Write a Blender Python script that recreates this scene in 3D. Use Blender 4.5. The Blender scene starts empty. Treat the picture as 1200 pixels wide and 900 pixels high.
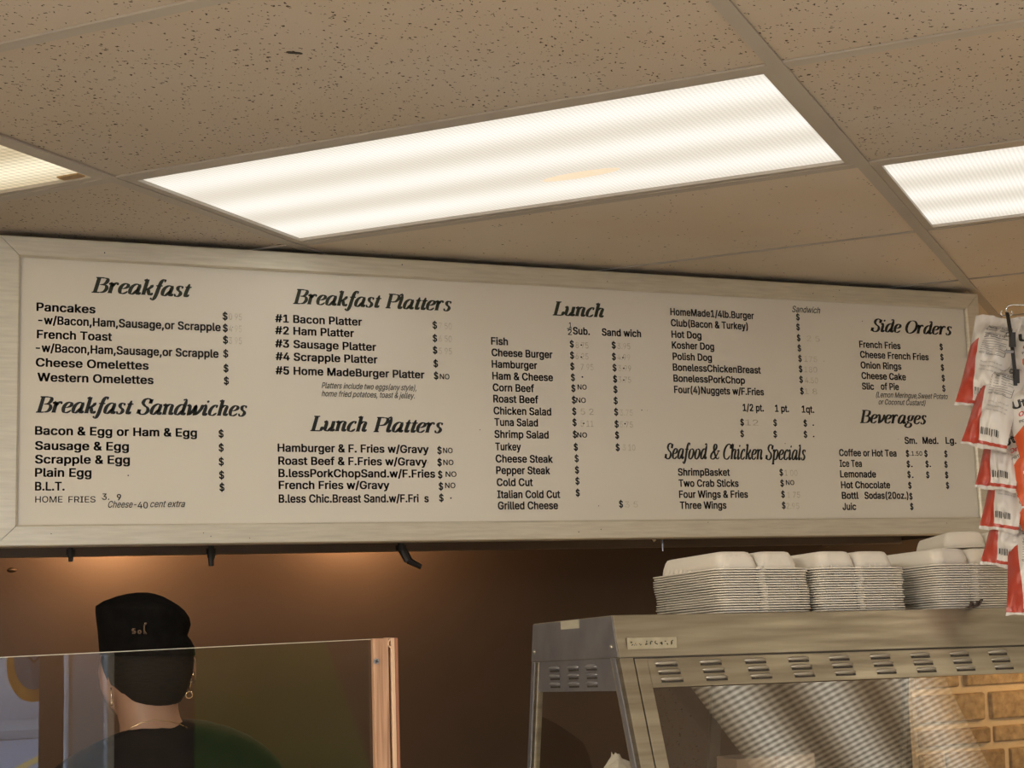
import bpy, bmesh, math, random
from math import sin, cos, pi, sqrt, radians
from mathutils import Vector, Matrix
random.seed(7)
S = bpy.context.scene
COL = S.collection

# ---------------------------------------------------------------- camera
CAM = Vector((-0.32356, -3.25834, 1.71384))
CX = Vector((0.92021, -0.39016, -0.03136)); CF = Vector((0.39053, 0.90979, 0.14063))
CX = (CX - CF * CX.dot(CF) / CF.dot(CF)).normalized(); CF = CF.normalized(); CU = CX.cross(CF)
FPX = 1848.78
cd = bpy.data.cameras.new('camera'); cam = bpy.data.objects.new('camera', cd); COL.objects.link(cam)
cd.sensor_width = 36; cd.lens = FPX * 36 / 1200; cd.clip_start = .05; cd.clip_end = 200
cam.matrix_world = Matrix(((CX.x, CU.x, -CF.x, CAM.x), (CX.y, CU.y, -CF.y, CAM.y), (CX.z, CU.z, -CF.z, CAM.z), (0, 0, 0, 1)))
S.camera = cam
# ---------------------------------------------------------------- exposure, sky, sun
S.view_settings.view_transform = 'Standard'; S.view_settings.look = 'None'
S.view_settings.gamma = 1; S.view_settings.exposure = 0.0; S.view_settings.use_curve_mapping = False
S.cycles.max_bounces = 8; S.cycles.diffuse_bounces = 4; S.cycles.transparent_max_bounces = 16
S.cycles.caustics_reflective = False; S.cycles.caustics_refractive = False
S.cycles.use_denoising = True; S.cycles.sample_clamp_indirect = 4
w = bpy.data.worlds.new('sky'); S.world = w; w.use_nodes = True
w.node_tree.nodes['Background'].inputs[0].default_value = (0.62, 0.74, 1.0, 1)
w.node_tree.nodes['Background'].inputs[1].default_value = 6.5
LAMP = 1.22          # radiance of the bright bands on the ceiling lenses
def area(name, loc, size, power, color, direction, sizey=None):
    l = bpy.data.lights.new(name, 'AREA'); l.energy = power; l.color = color; l.size = size
    if sizey: l.shape = 'RECTANGLE'; l.size_y = sizey
    o = bpy.data.objects.new(name, l); COL.objects.link(o); o.location = loc
    o.rotation_euler = Vector(direction).to_track_quat('-Z', 'Y').to_euler()
    return o
def point(name, loc, power, color, r=.03):
    l = bpy.data.lights.new(name, 'POINT'); l.energy = power; l.color = color; l.shadow_soft_size = r
    o = bpy.data.objects.new(name, l); COL.objects.link(o); o.location = loc
    return o
prt = area('window_portal', (-.6, -6.55, 1.5), 2.6, 1, (1, 1, 1), (0, 1, 0), 1.9); prt.data.cycles.is_portal = True
# bulbs of the cooking hood (inside it, above its lower edge) and an added warm fill for the stone facing at right
HOOD_BULBS = [((.33, .60, 2.0), 18.0), ((.98, .62, 2.0), 13.0)]
for i, (q, e) in enumerate(HOOD_BULBS): point('hood_bulb_light', q, e, (1, .62, .32), .04)
point('stone_fill_light', (3.25, .35, 1.62), 7, (1, .62, .26), .05)
# unseen fill lights added over the counter and the customers' side (behind the camera)
area('room_fill_light', (-1.9, -3.7, 2.3), 1.2, 200, (1, .93, .82), (0, .10, -1), 1.2)
area('room_fill_light', (2.4, -5.0, 2.3), 1.2, 48, (1, .93, .82), (0, 0, -1), 1.2)

# ---------------------------------------------------------------- helpers
def ray(px, py): return CF + CX * ((px - 600) / FPX) - CU * ((py - 450) / FPX)
def at(px, py, Y=None, d=None, Z=None):            # a pixel of the 1200x900 photograph to a point of the room
    r = ray(px, py)
    t = d if d is not None else ((Y - CAM.y) / r.y if Y is not None else (Z - CAM.z) / r.z)
    return CAM + r * t

class MB:
    def __init__(s): s.v = []; s.f = []; s.m = []; s.uv = {}
    def add(s, vs, fs, mi=0):
        b = len(s.v); s.v += [tuple(v) for v in vs]
        for f in fs: s.f.append(tuple(b + i for i in f)); s.m.append(mi)
    def box(s, x0, x1, y0, y1, z0, z1, mi=0, T=None):
        vs = [Vector((x, y, z)) for z in (z0, z1) for y in (y0, y1) for x in (x0, x1)]
        if T: vs = [T @ v for v in vs]
        s.add(vs, [(0, 2, 3, 1), (4, 5, 7, 6), (0, 1, 5, 4), (2, 6, 7, 3), (0, 4, 6, 2), (1, 3, 7, 5)], mi)
    def hexa(s, a, b, mi=0):    # two matching loops of n points
        n = len(a)
        s.add(list(a) + list(b), [tuple(range(n))[::-1], tuple(range(n, 2 * n))] + [(i, (i + 1) % n, n + (i + 1) % n, n + i) for i in range(n)], mi)
    def tube(s, pts, r, n=8, mi=0, cap=True):
        pts = [Vector(p) for p in pts]; rs = r if isinstance(r, (list, tuple)) else [r] * len(pts)
        rings = []
        up = None
        for i, p in enumerate(pts):
            d = (pts[min(i + 1, len(pts) - 1)] - pts[max(i - 1, 0)]).normalized()
            if up is None: up = d.orthogonal().normalized()
            up = (up - d * up.dot(d)).normalized(); sd = d.cross(up)
            rings.append([p + (up * cos(2 * pi * k / n) + sd * sin(2 * pi * k / n)) * rs[i] for k in range(n)])
        s.rings(rings, mi, cap)
    def rings(s, rings, mi=0, cap=True):
        n = len(rings[0]); fs = []
        for i in range(len(rings) - 1):
            for k in range(n): fs.append((i * n + k, i * n + (k + 1) % n, (i + 1) * n + (k + 1) % n, (i + 1) * n + k))
        if cap: fs.append(tuple(range(n))[::-1]); fs.append(tuple((len(rings) - 1) * n + k for k in range(n)))
        s.add([v for r in rings for v in r], fs, mi)
    def build(s, name, mats, parent=None, smooth=False, bevel=0, segs=2):
        me = bpy.data.meshes.new(name); me.from_pydata(s.v, [], s.f)
        for m in (mats if isinstance(mats, (list, tuple)) else [mats]): me.materials.append(m)
        for p, mi in zip(me.polygons, s.m): p.material_index = mi; p.use_smooth = smooth
        bm = bmesh.new(); bm.from_mesh(me); bmesh.ops.recalc_face_normals(bm, faces=bm.faces); bm.to_mesh(me); bm.free()
        me.update()
        o = bpy.data.objects.new(name, me); COL.objects.link(o)
        if parent: o.parent = parent
        if bevel:
            b = o.modifiers.new('bevel', 'BEVEL'); b.width = bevel; b.segments = segs; b.limit_method = 'ANGLE'
        return o

def tag(o, label=None, cat=None, group=None, kind=None):
    if label: o['label'] = label
    if cat: o['category'] = cat
    if group: o['group'] = group
    if kind: o['kind'] = kind
    return o
def empty(name, loc=(0, 0, 0), label=None, cat=None, group=None, kind=None):
    o = bpy.data.objects.new(name, None); COL.objects.link(o); o.location = loc; o.empty_display_size = .05
    return tag(o, label, cat, group, kind)

def clip_poly(poly, x0, x1, y0, y1):
    def cut(P, f, g):
        out = []
        for i in range(len(P)):
            a, b = P[i], P[(i + 1) % len(P)]; fa, fb = f(a), f(b)
            if fa >= 0: out.append(a)
            if (fa >= 0) != (fb >= 0): t = fa / (fa - fb); out.append((a[0] + t * (b[0] - a[0]), a[1] + t * (b[1] - a[1])))
        return out
    for f in (lambda p: p[0] - x0, lambda p: x1 - p[0], lambda p: p[1] - y0, lambda p: y1 - p[1]):
        poly = cut(poly, f, None)
        if len(poly) < 3: return []
    return poly

# ---------------------------------------------------------------- materials
def mat(name, color=(.5, .5, .5), rough=.5, metal=0, spec=.5, **k):
    m = bpy.data.materials.new(name); m.use_nodes = True; b = m.node_tree.nodes['Principled BSDF']
    b.inputs['Base Color'].default_value = (*color, 1); b.inputs['Roughness'].default_value = rough
    b.inputs['Metallic'].default_value = metal; b.inputs['Specular IOR Level'].default_value = spec
    for a, v in k.items(): b.inputs[a.replace('_', ' ')].default_value = v
    return m
def N(m, t, **k):
    n = m.node_tree.nodes.new(t)
    for a, v in k.items():
        if a.startswith('i_'): n.inputs[a[2:].replace('_', ' ')].default_value = v
        else: setattr(n, a, v)
    return n
def L(m, a, b): m.node_tree.links.new(a, b)
def bsdf(m): return m.node_tree.nodes['Principled BSDF']
def ramp(m, src, stops):
    r = N(m, 'ShaderNodeValToRGB'); L(m, src, r.inputs[0]); e = r.color_ramp.elements
    while len(e) > 1: e.remove(e[0])
    e[0].position = stops[0][0]; e[0].color = (*stops[0][1], 1)
    for p, c in stops[1:]: x = e.new(p); x.color = (*c, 1)
    return r.outputs[0]
def noisy(name, c1, c2, scale=8, rough=.5, metal=0, stretch=(1, 1, 1), bump=0, detail=4, spec=.5, r2=None, lo=.3, hi=.7, bscale=None):
    m = mat(name, c1, rough, metal, spec)
    tc = N(m, 'ShaderNodeTexCoord'); mp = N(m, 'ShaderNodeMapping'); mp.inputs['Scale'].default_value = stretch
    L(m, tc.outputs['Object'], mp.inputs[0]); nz = N(m, 'ShaderNodeTexNoise', i_Scale=scale, i_Detail=detail)
    L(m, mp.outputs[0], nz.inputs['Vector']); L(m, ramp(m, nz.outputs[0], [(lo, c1), (hi, c2)]), bsdf(m).inputs['Base Color'])
    if r2 is not None:
        mr = N(m, 'ShaderNodeMapRange'); mr.inputs['To Min'].default_value = rough; mr.inputs['To Max'].default_value = r2
        mr.inputs['From Min'].default_value = lo; mr.inputs['From Max'].default_value = hi
        L(m, nz.outputs[0], mr.inputs[0]); L(m, mr.outputs[0], bsdf(m).inputs['Roughness'])
    if bump:
        src = nz.outputs[0]
        if bscale:
            n2 = N(m, 'ShaderNodeTexNoise', i_Scale=bscale, i_Detail=3); L(m, mp.outputs[0], n2.inputs['Vector']); src = n2.outputs[0]
        bp = N(m, 'ShaderNodeBump', i_Strength=bump, i_Distance=.002); L(m, src, bp.inputs['Height']); L(m, bp.outputs[0], bsdf(m).inputs['Normal'])
    return m
def tile_mat(name, dens, col):
    m = mat(name, col, .9, 0, .1)
    tc = N(m, 'ShaderNodeTexCoord'); mp = N(m, 'ShaderNodeMapping'); mp.inputs['Scale'].default_value = (1, 1, 1)
    mp.inputs['Rotation'].default_value = (0, 0, .9)
    L(m, tc.outputs['Object'], mp.inputs[0])
    vo = N(m, 'ShaderNodeTexVoronoi', i_Scale=135.0); vo.inputs['Randomness'].default_value = 1
    dn = N(m, 'ShaderNodeTexNoise', i_Scale=160.0, i_Detail=2); L(m, mp.outputs[0], dn.inputs['Vector'])
    mx = N(m, 'ShaderNodeMix', data_type='VECTOR'); mx.inputs[0].default_value = .012
    L(m, mp.outputs[0], mx.inputs[4]); L(m, dn.outputs['Color'], mx.inputs[5]); 
    mp2 = N(m, 'ShaderNodeMapping'); mp2.inputs['Scale'].default_value = (1.0, .6, 1); L(m, mx.outputs[1], mp2.inputs[0])
    L(m, mp2.outputs[0], vo.inputs['Vector'])
    # a pit only in some of the cells
    sep = N(m, 'ShaderNodeSeparateColor'); L(m, vo.outputs['Color'], sep.inputs[0])
    lt = N(m, 'ShaderNodeMath', operation='LESS_THAN'); lt.inputs[1].default_value = dens; L(m, sep.outputs[0], lt.inputs[0])
    sz = N(m, 'ShaderNodeMath', operation='MULTIPLY_ADD'); sz.inputs[1].default_value = .19; sz.inputs[2].default_value = .09; L(m, sep.outputs[1], sz.inputs[0])
    ds = N(m, 'ShaderNodeMath', operation='LESS_THAN'); L(m, vo.outputs['Distance'], ds.inputs[0]); L(m, sz.outputs[0], ds.inputs[1])
    ml = N(m, 'ShaderNodeMath', operation='MULTIPLY'); L(m, lt.outputs[0], ml.inputs[0]); L(m, ds.outputs[0], ml.inputs[1])
    st = N(m, 'ShaderNodeTexNoise', i_Scale=1.6, i_Detail=4); L(m, tc.outputs['Object'], st.inputs['Vector'])
    base = ramp(m, st.outputs[0], [(.35, col), (.7, tuple(c * f for c, f in zip(col, (.93, .87, .76))))])
    mc = N(m, 'ShaderNodeMix', data_type='RGBA'); L(m, ml.outputs[0], mc.inputs[0]); L(m, base, mc.inputs[6]); mc.inputs[7].default_value = (.09, .07, .05, 1)
    L(m, mc.outputs[2], bsdf(m).inputs['Base Color'])
    fn = N(m, 'ShaderNodeTexNoise', i_Scale=420.0, i_Detail=3); L(m, tc.outputs['Object'], fn.inputs['Vector'])
    sb = N(m, 'ShaderNodeMath', operation='MULTIPLY_ADD'); sb.inputs[1].default_value = -1.5; L(m, ml.outputs[0], sb.inputs[0]); L(m, fn.outputs[0], sb.inputs[2])
    bp = N(m, 'ShaderNodeBump', i_Strength=.5, i_Distance=.0015); L(m, sb.outputs[0], bp.inputs['Height']); L(m, bp.outputs[0], bsdf(m).inputs['Normal'])
    return m

M_TILE = tile_mat('pitted_tile', .85, (.62, .55, .475))
M_TILE2 = tile_mat('plain_tile', .10, (.77, .69, .59))
M_TEE = noisy('tee_paint', (.50, .45, .385), (.45, .40, .34), 3, .45)
M_TEEDARK = mat('dark_joint', (.05, .04, .03), .8)
M_FRAME = noisy('brushed_aluminium', (.84, .79, .66), (.72, .67, .55), 14, .36, .5, (1, 1, 12), .05, 5, .5, .46)
M_BOARD = noisy('menu_acrylic', (.90, .85, .745), (.86, .805, .695), 2.2, .22, 0, (1, 1, 1), 0, 3, .55, .26, .05, .95)
M_INK = mat('black_vinyl', (.012, .014, .012), .45)
M_INK2 = mat('dark_olive_print', (.03, .035, .02), .5)
M_GHOST = noisy('worn_lettering', (.55, .50, .39), (.70, .645, .52), 60, .4, 0, (1, 1, 1), 0, 2, .5, None, .42, .55)
M_STEEL = noisy('steel', (.50, .47, .41), (.40, .36, .29), 7, .30, .85, (1, 1, 9), .08, 6, .5, .45)
M_STEELB = noisy('worn_steel', (.42, .38, .30), (.27, .235, .17), 5, .30, .85, (1.0, 3, 14), .06, 8, .5, .52)
M_STEELG = noisy('grey_steel', (.35, .345, .36), (.27, .265, .28), 6, .36, .7, (1, 3, 3), .04, 4, .5, .45)
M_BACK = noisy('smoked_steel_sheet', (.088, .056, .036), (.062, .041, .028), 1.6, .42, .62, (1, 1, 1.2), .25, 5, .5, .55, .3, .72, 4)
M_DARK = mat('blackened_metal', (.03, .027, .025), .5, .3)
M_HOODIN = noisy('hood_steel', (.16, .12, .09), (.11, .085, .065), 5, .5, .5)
M_CHROME = mat('chrome', (.7, .68, .64), .15, 1)
M_WOOD = None
def wood():
    m = mat('raw_pine', (.5, .3, .17), .6)
    tc = N(m, 'ShaderNodeTexCoord'); mp = N(m, 'ShaderNodeMapping'); mp.inputs['Scale'].default_value = (60, 60, 2.5); L(m, tc.outputs['Object'], mp.inputs[0])
    nz = N(m, 'ShaderNodeTexNoise', i_Scale=2.0, i_Detail=6, i_Distortion=1.2); L(m, mp.outputs[0], nz.inputs['Vector'])
    L(m, ramp(m, nz.outputs[0], [(.3, (.30, .155, .085)), (.5, (.47, .27, .16)), (.75, (.56, .35, .22))]), bsdf(m).inputs['Base Color'])
    return m
M_WOOD = wood()
M_WOODL = noisy('pale_pine', (.72, .50, .33), (.62, .40, .25), 20, .6, 0, (3, 3, .3))
M_WOODR = noisy('red_pine', (.36, .15, .08), (.28, .11, .06), 20, .6, 0, (3, 3, .3))
def glass(name, tint=(.96, .98, .95), ior=1.5):
    m = bpy.data.materials.new(name); m.use_nodes = True; nt = m.node_tree; nt.nodes.clear()
    o = N(m, 'ShaderNodeOutputMaterial'); mx = N(m, 'ShaderNodeMixShader'); tr = N(m, 'ShaderNodeBsdfTransparent'); gl = N(m, 'ShaderNodeBsdfGlossy')
    tr.inputs[0].default_value = (*tint, 1); gl.inputs[0].default_value = (1, 1, 1, 1); gl.inputs['Roughness'].default_value = 0.0
    fr = N(m, 'ShaderNodeFresnel'); fr.inputs[0].default_value = ior
    ge = N(m, 'ShaderNodeNewGeometry'); k = N(m, 'ShaderNodeMath', operation='SUBTRACT'); k.inputs[0].default_value = 1.0; L(m, ge.outputs['Backfacing'], k.inputs[1])
    k2 = N(m, 'ShaderNodeMath', operation='MULTIPLY'); L(m, fr.outputs[0], k2.inputs[0]); L(m, k.outputs[0], k2.inputs[1])   # reflect once, at the outer face
    L(m, k2.outputs[0], mx.inputs[0]); L(m, tr.outputs[0], mx.inputs[1]); L(m, gl.outputs[0], mx.inputs[2]); L(m, mx.outputs[0], o.inputs[0])
    return m
M_GLASS = glass('clear_acrylic', (.985, .99, .98), 1.72)
M_CASEGLASS = glass('case_glass', (.95, .94, .91), 2.0)
M_EDGE = mat('acrylic_edge', (.55, .52, .42), .3)
M_FOAM = noisy('white_foam', (.84, .79, .70), (.78, .73, .63), 9, .55, 0, (1, 1, 1), .1, 3, .4)
M_WALL = noisy('tan_paint', (.40, .33, .24), (.36, .29, .21), 2, .6)
M_WALLW = noisy('pale_paint', (.60, .54, .45), (.55, .49, .40), 2, .7)
M_FLOOR = noisy('pale_floor', (.70, .65, .57), (.64, .59, .51), 4, .5)
M_ALB = mat('white_paint', (.75, .74, .70), .5)

def lens_mat(name, c_hi, c_lo, ax, ay, pitch, k, lo, pat=.82, ribs=False):
    # lit diffuser: tube bands across the short side (object y), prism pattern over all
    m = bpy.data.materials.new(name); m.use_nodes = True; nt = m.node_tree; nt.nodes.clear()
    o = N(m, 'ShaderNodeOutputMaterial'); em = N(m, 'ShaderNodeEmission')
    tc = N(m, 'ShaderNodeTexCoord'); sp = N(m, 'ShaderNodeSeparateXYZ'); L(m, tc.outputs['Object'], sp.inputs[0])
    def math_(op, a, b=None, c=None):
        n = N(m, 'ShaderNodeMath', operation=op)
        for i, v in enumerate((a, b, c)):
            if v is None: continue
            if isinstance(v, (int, float)): n.inputs[i].default_value = v
            else: L(m, v, n.inputs[i])
        return n.outputs[0]
    y = sp.outputs['Y']; x = sp.outputs['X']
    band = math_('COSINE', math_('MULTIPLY', y, 2 * pi * 3 / .5796))
    band = math_('MULTIPLY_ADD', band, .5, .5)                    # 3 tubes
    nz = N(m, 'ShaderNodeTexNoise', i_Scale=2.5, i_Detail=2); L(m, tc.outputs['Object'], nz.inputs['Vector'])
    band = math_('MULTIPLY', band, math_('MULTIPLY_ADD', nz.outputs[0], .5, .72))
    p = pitch
    g1 = math_('SINE', math_('MULTIPLY', math_('ADD', x, y), 2 * pi / p)); g2 = math_('SINE', math_('MULTIPLY', math_('SUBTRACT', x, y), 2 * pi / p))
    pt = math_('MULTIPLY', g1, g2)
    if ribs: pt = math_('MULTIPLY_ADD', math_('SINE', math_('MULTIPLY', y, 2 * pi / (p * .8))), .3, math_('SINE', math_('MULTIPLY', x, 2 * pi / p)))
    pt = math_('MULTIPLY_ADD', pt, (1 - pat), pat)
    s = math_('MULTIPLY', math_('MULTIPLY_ADD', band, k - lo, lo), pt)
    mc = N(m, 'ShaderNodeMix', data_type='RGBA'); L(m, band, mc.inputs[0]); mc.inputs[6].default_value = (*c_lo, 1); mc.inputs[7].default_value = (*c_hi, 1)
    L(m, mc.outputs[2], em.inputs[0]); L(m, s, em.inputs[1]); L(m, em.outputs[0], o.inputs[0])
    return m
M_LENS = lens_mat('prismatic_lens', (1, .95, .85), (1, .90, .75), 1, 1, .016, LAMP * .98, LAMP * .78, .88)
M_LENSY = lens_mat('yellowed_lens', (1, .89, .64), (1, .80, .50), 1, 1, .030, LAMP * 1.0, LAMP * .62, .84)
M_LENSG = lens_mat('ribbed_lens', (1, .90, .70), (1, .78, .48), 1, 1, .028, LAMP * 3.0, LAMP * .8, .68, True)
M_STAIN = bpy.data.materials.new('lens_stain'); M_STAIN.use_nodes = True
M_STAIN.node_tree.nodes['Principled BSDF'].inputs['Base Color'].default_value = (.8, .55, .3, 1)

# ================================================================ THE SETTING
H = 2.5
RX0, RX1, RY0, RY1 = -3.6, 5.2, -6.6, .80
U = Vector((.67811, -.73496, 0)); V = Vector((.73496, .67811, 0)); GO = Vector((.11753, -.44624, 0))
CU_, RV = 1.2192, .6096
def G(u, v, z=0): return GO + U * u + V * v + Vector((0, 0, z))
def RS(c): return .44 if c >= 2 else 0.0     # cross tees of the right-hand bays stand offset
def struct(o, kind='structure'): o['kind'] = kind; return o

b = MB(); b.box(RX0 - .1, RX1 + .1, RY0 - .1, RY1 + .1, -.1, 0); struct(b.build('floor', M_FLOOR))
ceil = MB(); ceil.box(RX0 - .1, RX1 + .1, RY0 - .1, RY1 + .1, 2.66, 2.76); ceil = struct(ceil.build('ceiling', M_WALLW))
b = MB(); b.box(RX0 - .1, RX1 + .1, RY1, RY1 + .1, 0, 2.66); wall_back = struct(b.build('wall_back', M_WALL))
b = MB(); b.box(RX0 - .1, RX0, RY0, RY1, 0, 2.66); struct(b.build('wall_left', M_WALLW))
b = MB(); b.box(RX1, RX1 + .1, RY0, RY1, 0, 2.66); struct(b.build('wall_right', M_WALLW))
# front wall with the shop window and a door opening (seen only as reflections in the acrylic guard)
b = MB(); y0, y1 = RY0 - .1, RY0
b.box(RX0 - .1, -1.9, y0, y1, 0, 2.66); b.box(-1.9, .84, y0, y1, 0, .55); b.box(-1.9, .84, y0, y1, 2.45, 2.66)
b.box(.84, RX1 + .1, y0, y1, 0, 2.66)
struct(b.build('wall_front', noisy('dark_panelling', (.10, .08, .06), (.08, .06, .045), 3, .6)))
wd = MB()
for x0, x1 in ((-1.9, -1.84), (-.64, -.58), (.64, .66), (.81, .84)): wd.box(x0, x1, y0 + .02, y1 + .03, .55, 2.45)
wd.box(-1.9, .84, y0 + .02, y1 + .03, .55, .61); wd.box(-1.9, .84, y0 + .02, y1 + .03, 2.39, 2.45)
win = struct(wd.build('window_1', M_ALB, bevel=.004))
for x0, x1 in ((-1.84, -.64), (-.58, .64), (.66, .81)):
    b = MB(); b.box(x0, x1, y0 + .045, y0 + .055, .61, 2.39); b.build('pane', M_GLASS, win)
# dark curtain beside the window frame and the green board on the front wall
b = MB()
for i in range(7): b.tube([(.515 + .014 * i, -6.53 + .012 * (i % 2), .5), (.52 + .014 * i, -6.53, 1.4), (.525 + .011 * i, -6.53 + .01 * (i % 2), 2.3)], .012, 6)
tag(b.build('curtain', noisy('dark_curtain', (.05, .04, .035), (.10, .08, .06), 20, .7), smooth=True), 'dark narrow curtain reflected beside the white window frame', 'curtain')
pts = [(1.20, .2), (2.06, .2), (2.05, .9), (1.98, 1.15), (1.91, 1.33), (1.83, 1.56), (1.72, 1.8), (1.5, 1.98), (1.2, 2.05)]
b = MB(); b.hexa([(x, -6.59, z) for x, z in pts], [(x, -6.55, z) for x, z in pts])
tag(b.build('wall_panel', mat('green_paint', (.07, .17, .03), .6)), 'green round-shouldered panel seen only as a reflection in the acrylic guard', 'panel')
# round window sign
b = MB(); c = (.485, 1.50)
def disc(b, cx, cz, rx, rz, y0, y1, mi, n=40): b.hexa([(cx + rx * cos(2 * pi * k / n), y0, cz + rz * sin(2 * pi * k / n)) for k in range(n)], [(cx + rx * cos(2 * pi * k / n), y1, cz + rz * sin(2 * pi * k / n)) for k in range(n)], mi)
sg = empty('window_sign', (0, 0, 0), 'oval blue sign with a yellow rim reflected at the left edge of the guard', 'sign')
disc(b, .487, 1.54, .115, .17, -6.56, -6.552, 0); b.build('sign_rim', mat('yellow_print', (.95, .55, .05), .5), sg)
b = MB(); disc(b, .487, 1.56, .085, .135, -6.551, -6.546, 0); b.build('sign_face', mat('blue_print', (.16, .30, .55), .5), sg)
b = MB(); b.tube([(.43, -6.543, 1.60), (.487, -6.543, 1.545), (.545, -6.543, 1.60)], .006, 6); b.build('sign_mark', M_INK, sg)
# street outside
b = MB(); b.box(-30, 30, -60, -10.2, -.25, -.15); street = struct(b.build('trim_1', noisy('asphalt', (.30, .31, .34), (.36, .37, .41), 3, .8)))
b = MB(); b.box(-30, 30, -10.2, -6.75, -.15, -.02); struct(b.build('trim_2', noisy('pavement', (.5, .48, .45), (.42, .40, .38), 3, .8)))
for k in range(2):
    b = MB(); T = Matrix.Translation((1.9 + k * .35, -21, 0)) @ Matrix.Rotation(radians(-74), 4, 'Z'); b.box(-9, 4.5, -.08, .08, -.15, -.145, 0, T)
    b.build('road_line', mat('yellow_line', (.7, .45, .08), .7), street)
b = MB(); b.box(.79, .99, -7.9, -7.6, 0, 3.2); struct(b.build('trim_4', M_ALB))
b = MB(); b.box(-30, 30, -29.5, -26.5, -.14, 0.0); struct(b.build('trim_5', noisy('far_pavement', (.45, .44, .42), (.36, .35, .33), 3, .8)))
b = MB(); b.box(-30, 30, -31, -30, -.2, 6); struct(b.build('trim_3', noisy('far_facade', (.6, .58, .55), (.42, .40, .4), .4, .8)))

# ---- ceiling grid, tiles
gridtiles = {}
LIGHTS = [(0, 0, 'main'), (1, 1, 'right'), (-1, -1, 'left'), (2, -1, 'mirror'), (3, -1, 'mirror'), (0, -6, 'far'), (-2, -4, 'far'), (2, -7, 'far')]
lightcells = {(a, b_) for a, b_, _ in LIGHTS}
HW = .012
for c in range(-7, 9):
    for r in range(-13, 9):
        if (c, r) in lightcells: continue
        g = HW * .6
        r0_, r1_ = (r + RS(c)) * RV, (r + 1 + RS(c)) * RV
        q = [G(c * CU_ + g, r0_ + g), G((c + 1) * CU_ - g, r0_ + g), G((c + 1) * CU_ - g, r1_ - g), G(c * CU_ + g, r1_ - g)]
        P = clip_poly([(p.x, p.y) for p in q], RX0 + .002, RX1 - .002, RY0 + .002, RY1 - .002)
        if len(P) < 3: continue
        A = abs(sum(P[i][0] * P[(i + 1) % len(P)][1] - P[(i + 1) % len(P)][0] * P[i][1] for i in range(len(P)))) / 2
        if A < .002: continue
        sag = random.uniform(0, .0015)
        b = MB(); b.hexa([(x, y, H + .0035 - sag * 0) for x, y in P], [(x, y, H + .018) for x, y in P])
        smooth_kind = r >= 1 and c >= 0
        b.build('ceiling_tile', M_TILE2 if smooth_kind else M_TILE, ceil)
def tee(u0, v0, u1, v1, hw, z0=H - .001):
    along_u = abs(u1 - u0) > abs(v1 - v0)
    q = [G(u0, v0 - hw), G(u1, v0 - hw), G(u1, v0 + hw), G(u0, v0 + hw)] if along_u else [G(u0 - hw, v0), G(u0 + hw, v0), G(u0 + hw, v1), G(u0 - hw, v1)]
    P = clip_poly([(p.x, p.y) for p in q], RX0 + .002, RX1 - .002, RY0 + .002, RY1 - .002)
    if len(P) < 3: return
    b = MB(); b.hexa([(x, y, z0) for x, y in P], [(x, y, z0 + .0035) for x, y in P]); b.build('ceiling_tee', M_TEE, ceil)
for c in range(-7, 10):
    tee(c * CU_, -13 * RV, c * CU_, 9 * RV, HW, H - .0014)
for c in range(-7, 9):
    for r in range(-13, 10):
        tee(c * CU_ + HW, (r + RS(c)) * RV, (c + 1) * CU_ - HW, (r + RS(c)) * RV, HW * (.22 if r >= 2 else 1), H - .0005 if r < 2 else H + .001)
# perimeter angle
for i, (x0, x1, yy0, yy1) in enumerate([(RX0, RX1, RY1 - .022, RY1), (RX0, RX1, RY0, RY0 + .022), (RX0, RX0 + .022, RY0, RY1), (RX1 - .022, RX1, RY0, RY1)]):
    b = MB(); b.box(x0, x1, yy0, yy1, H - .003, H + .002); b.build('wall_angle', M_TEE, ceil)

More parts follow.
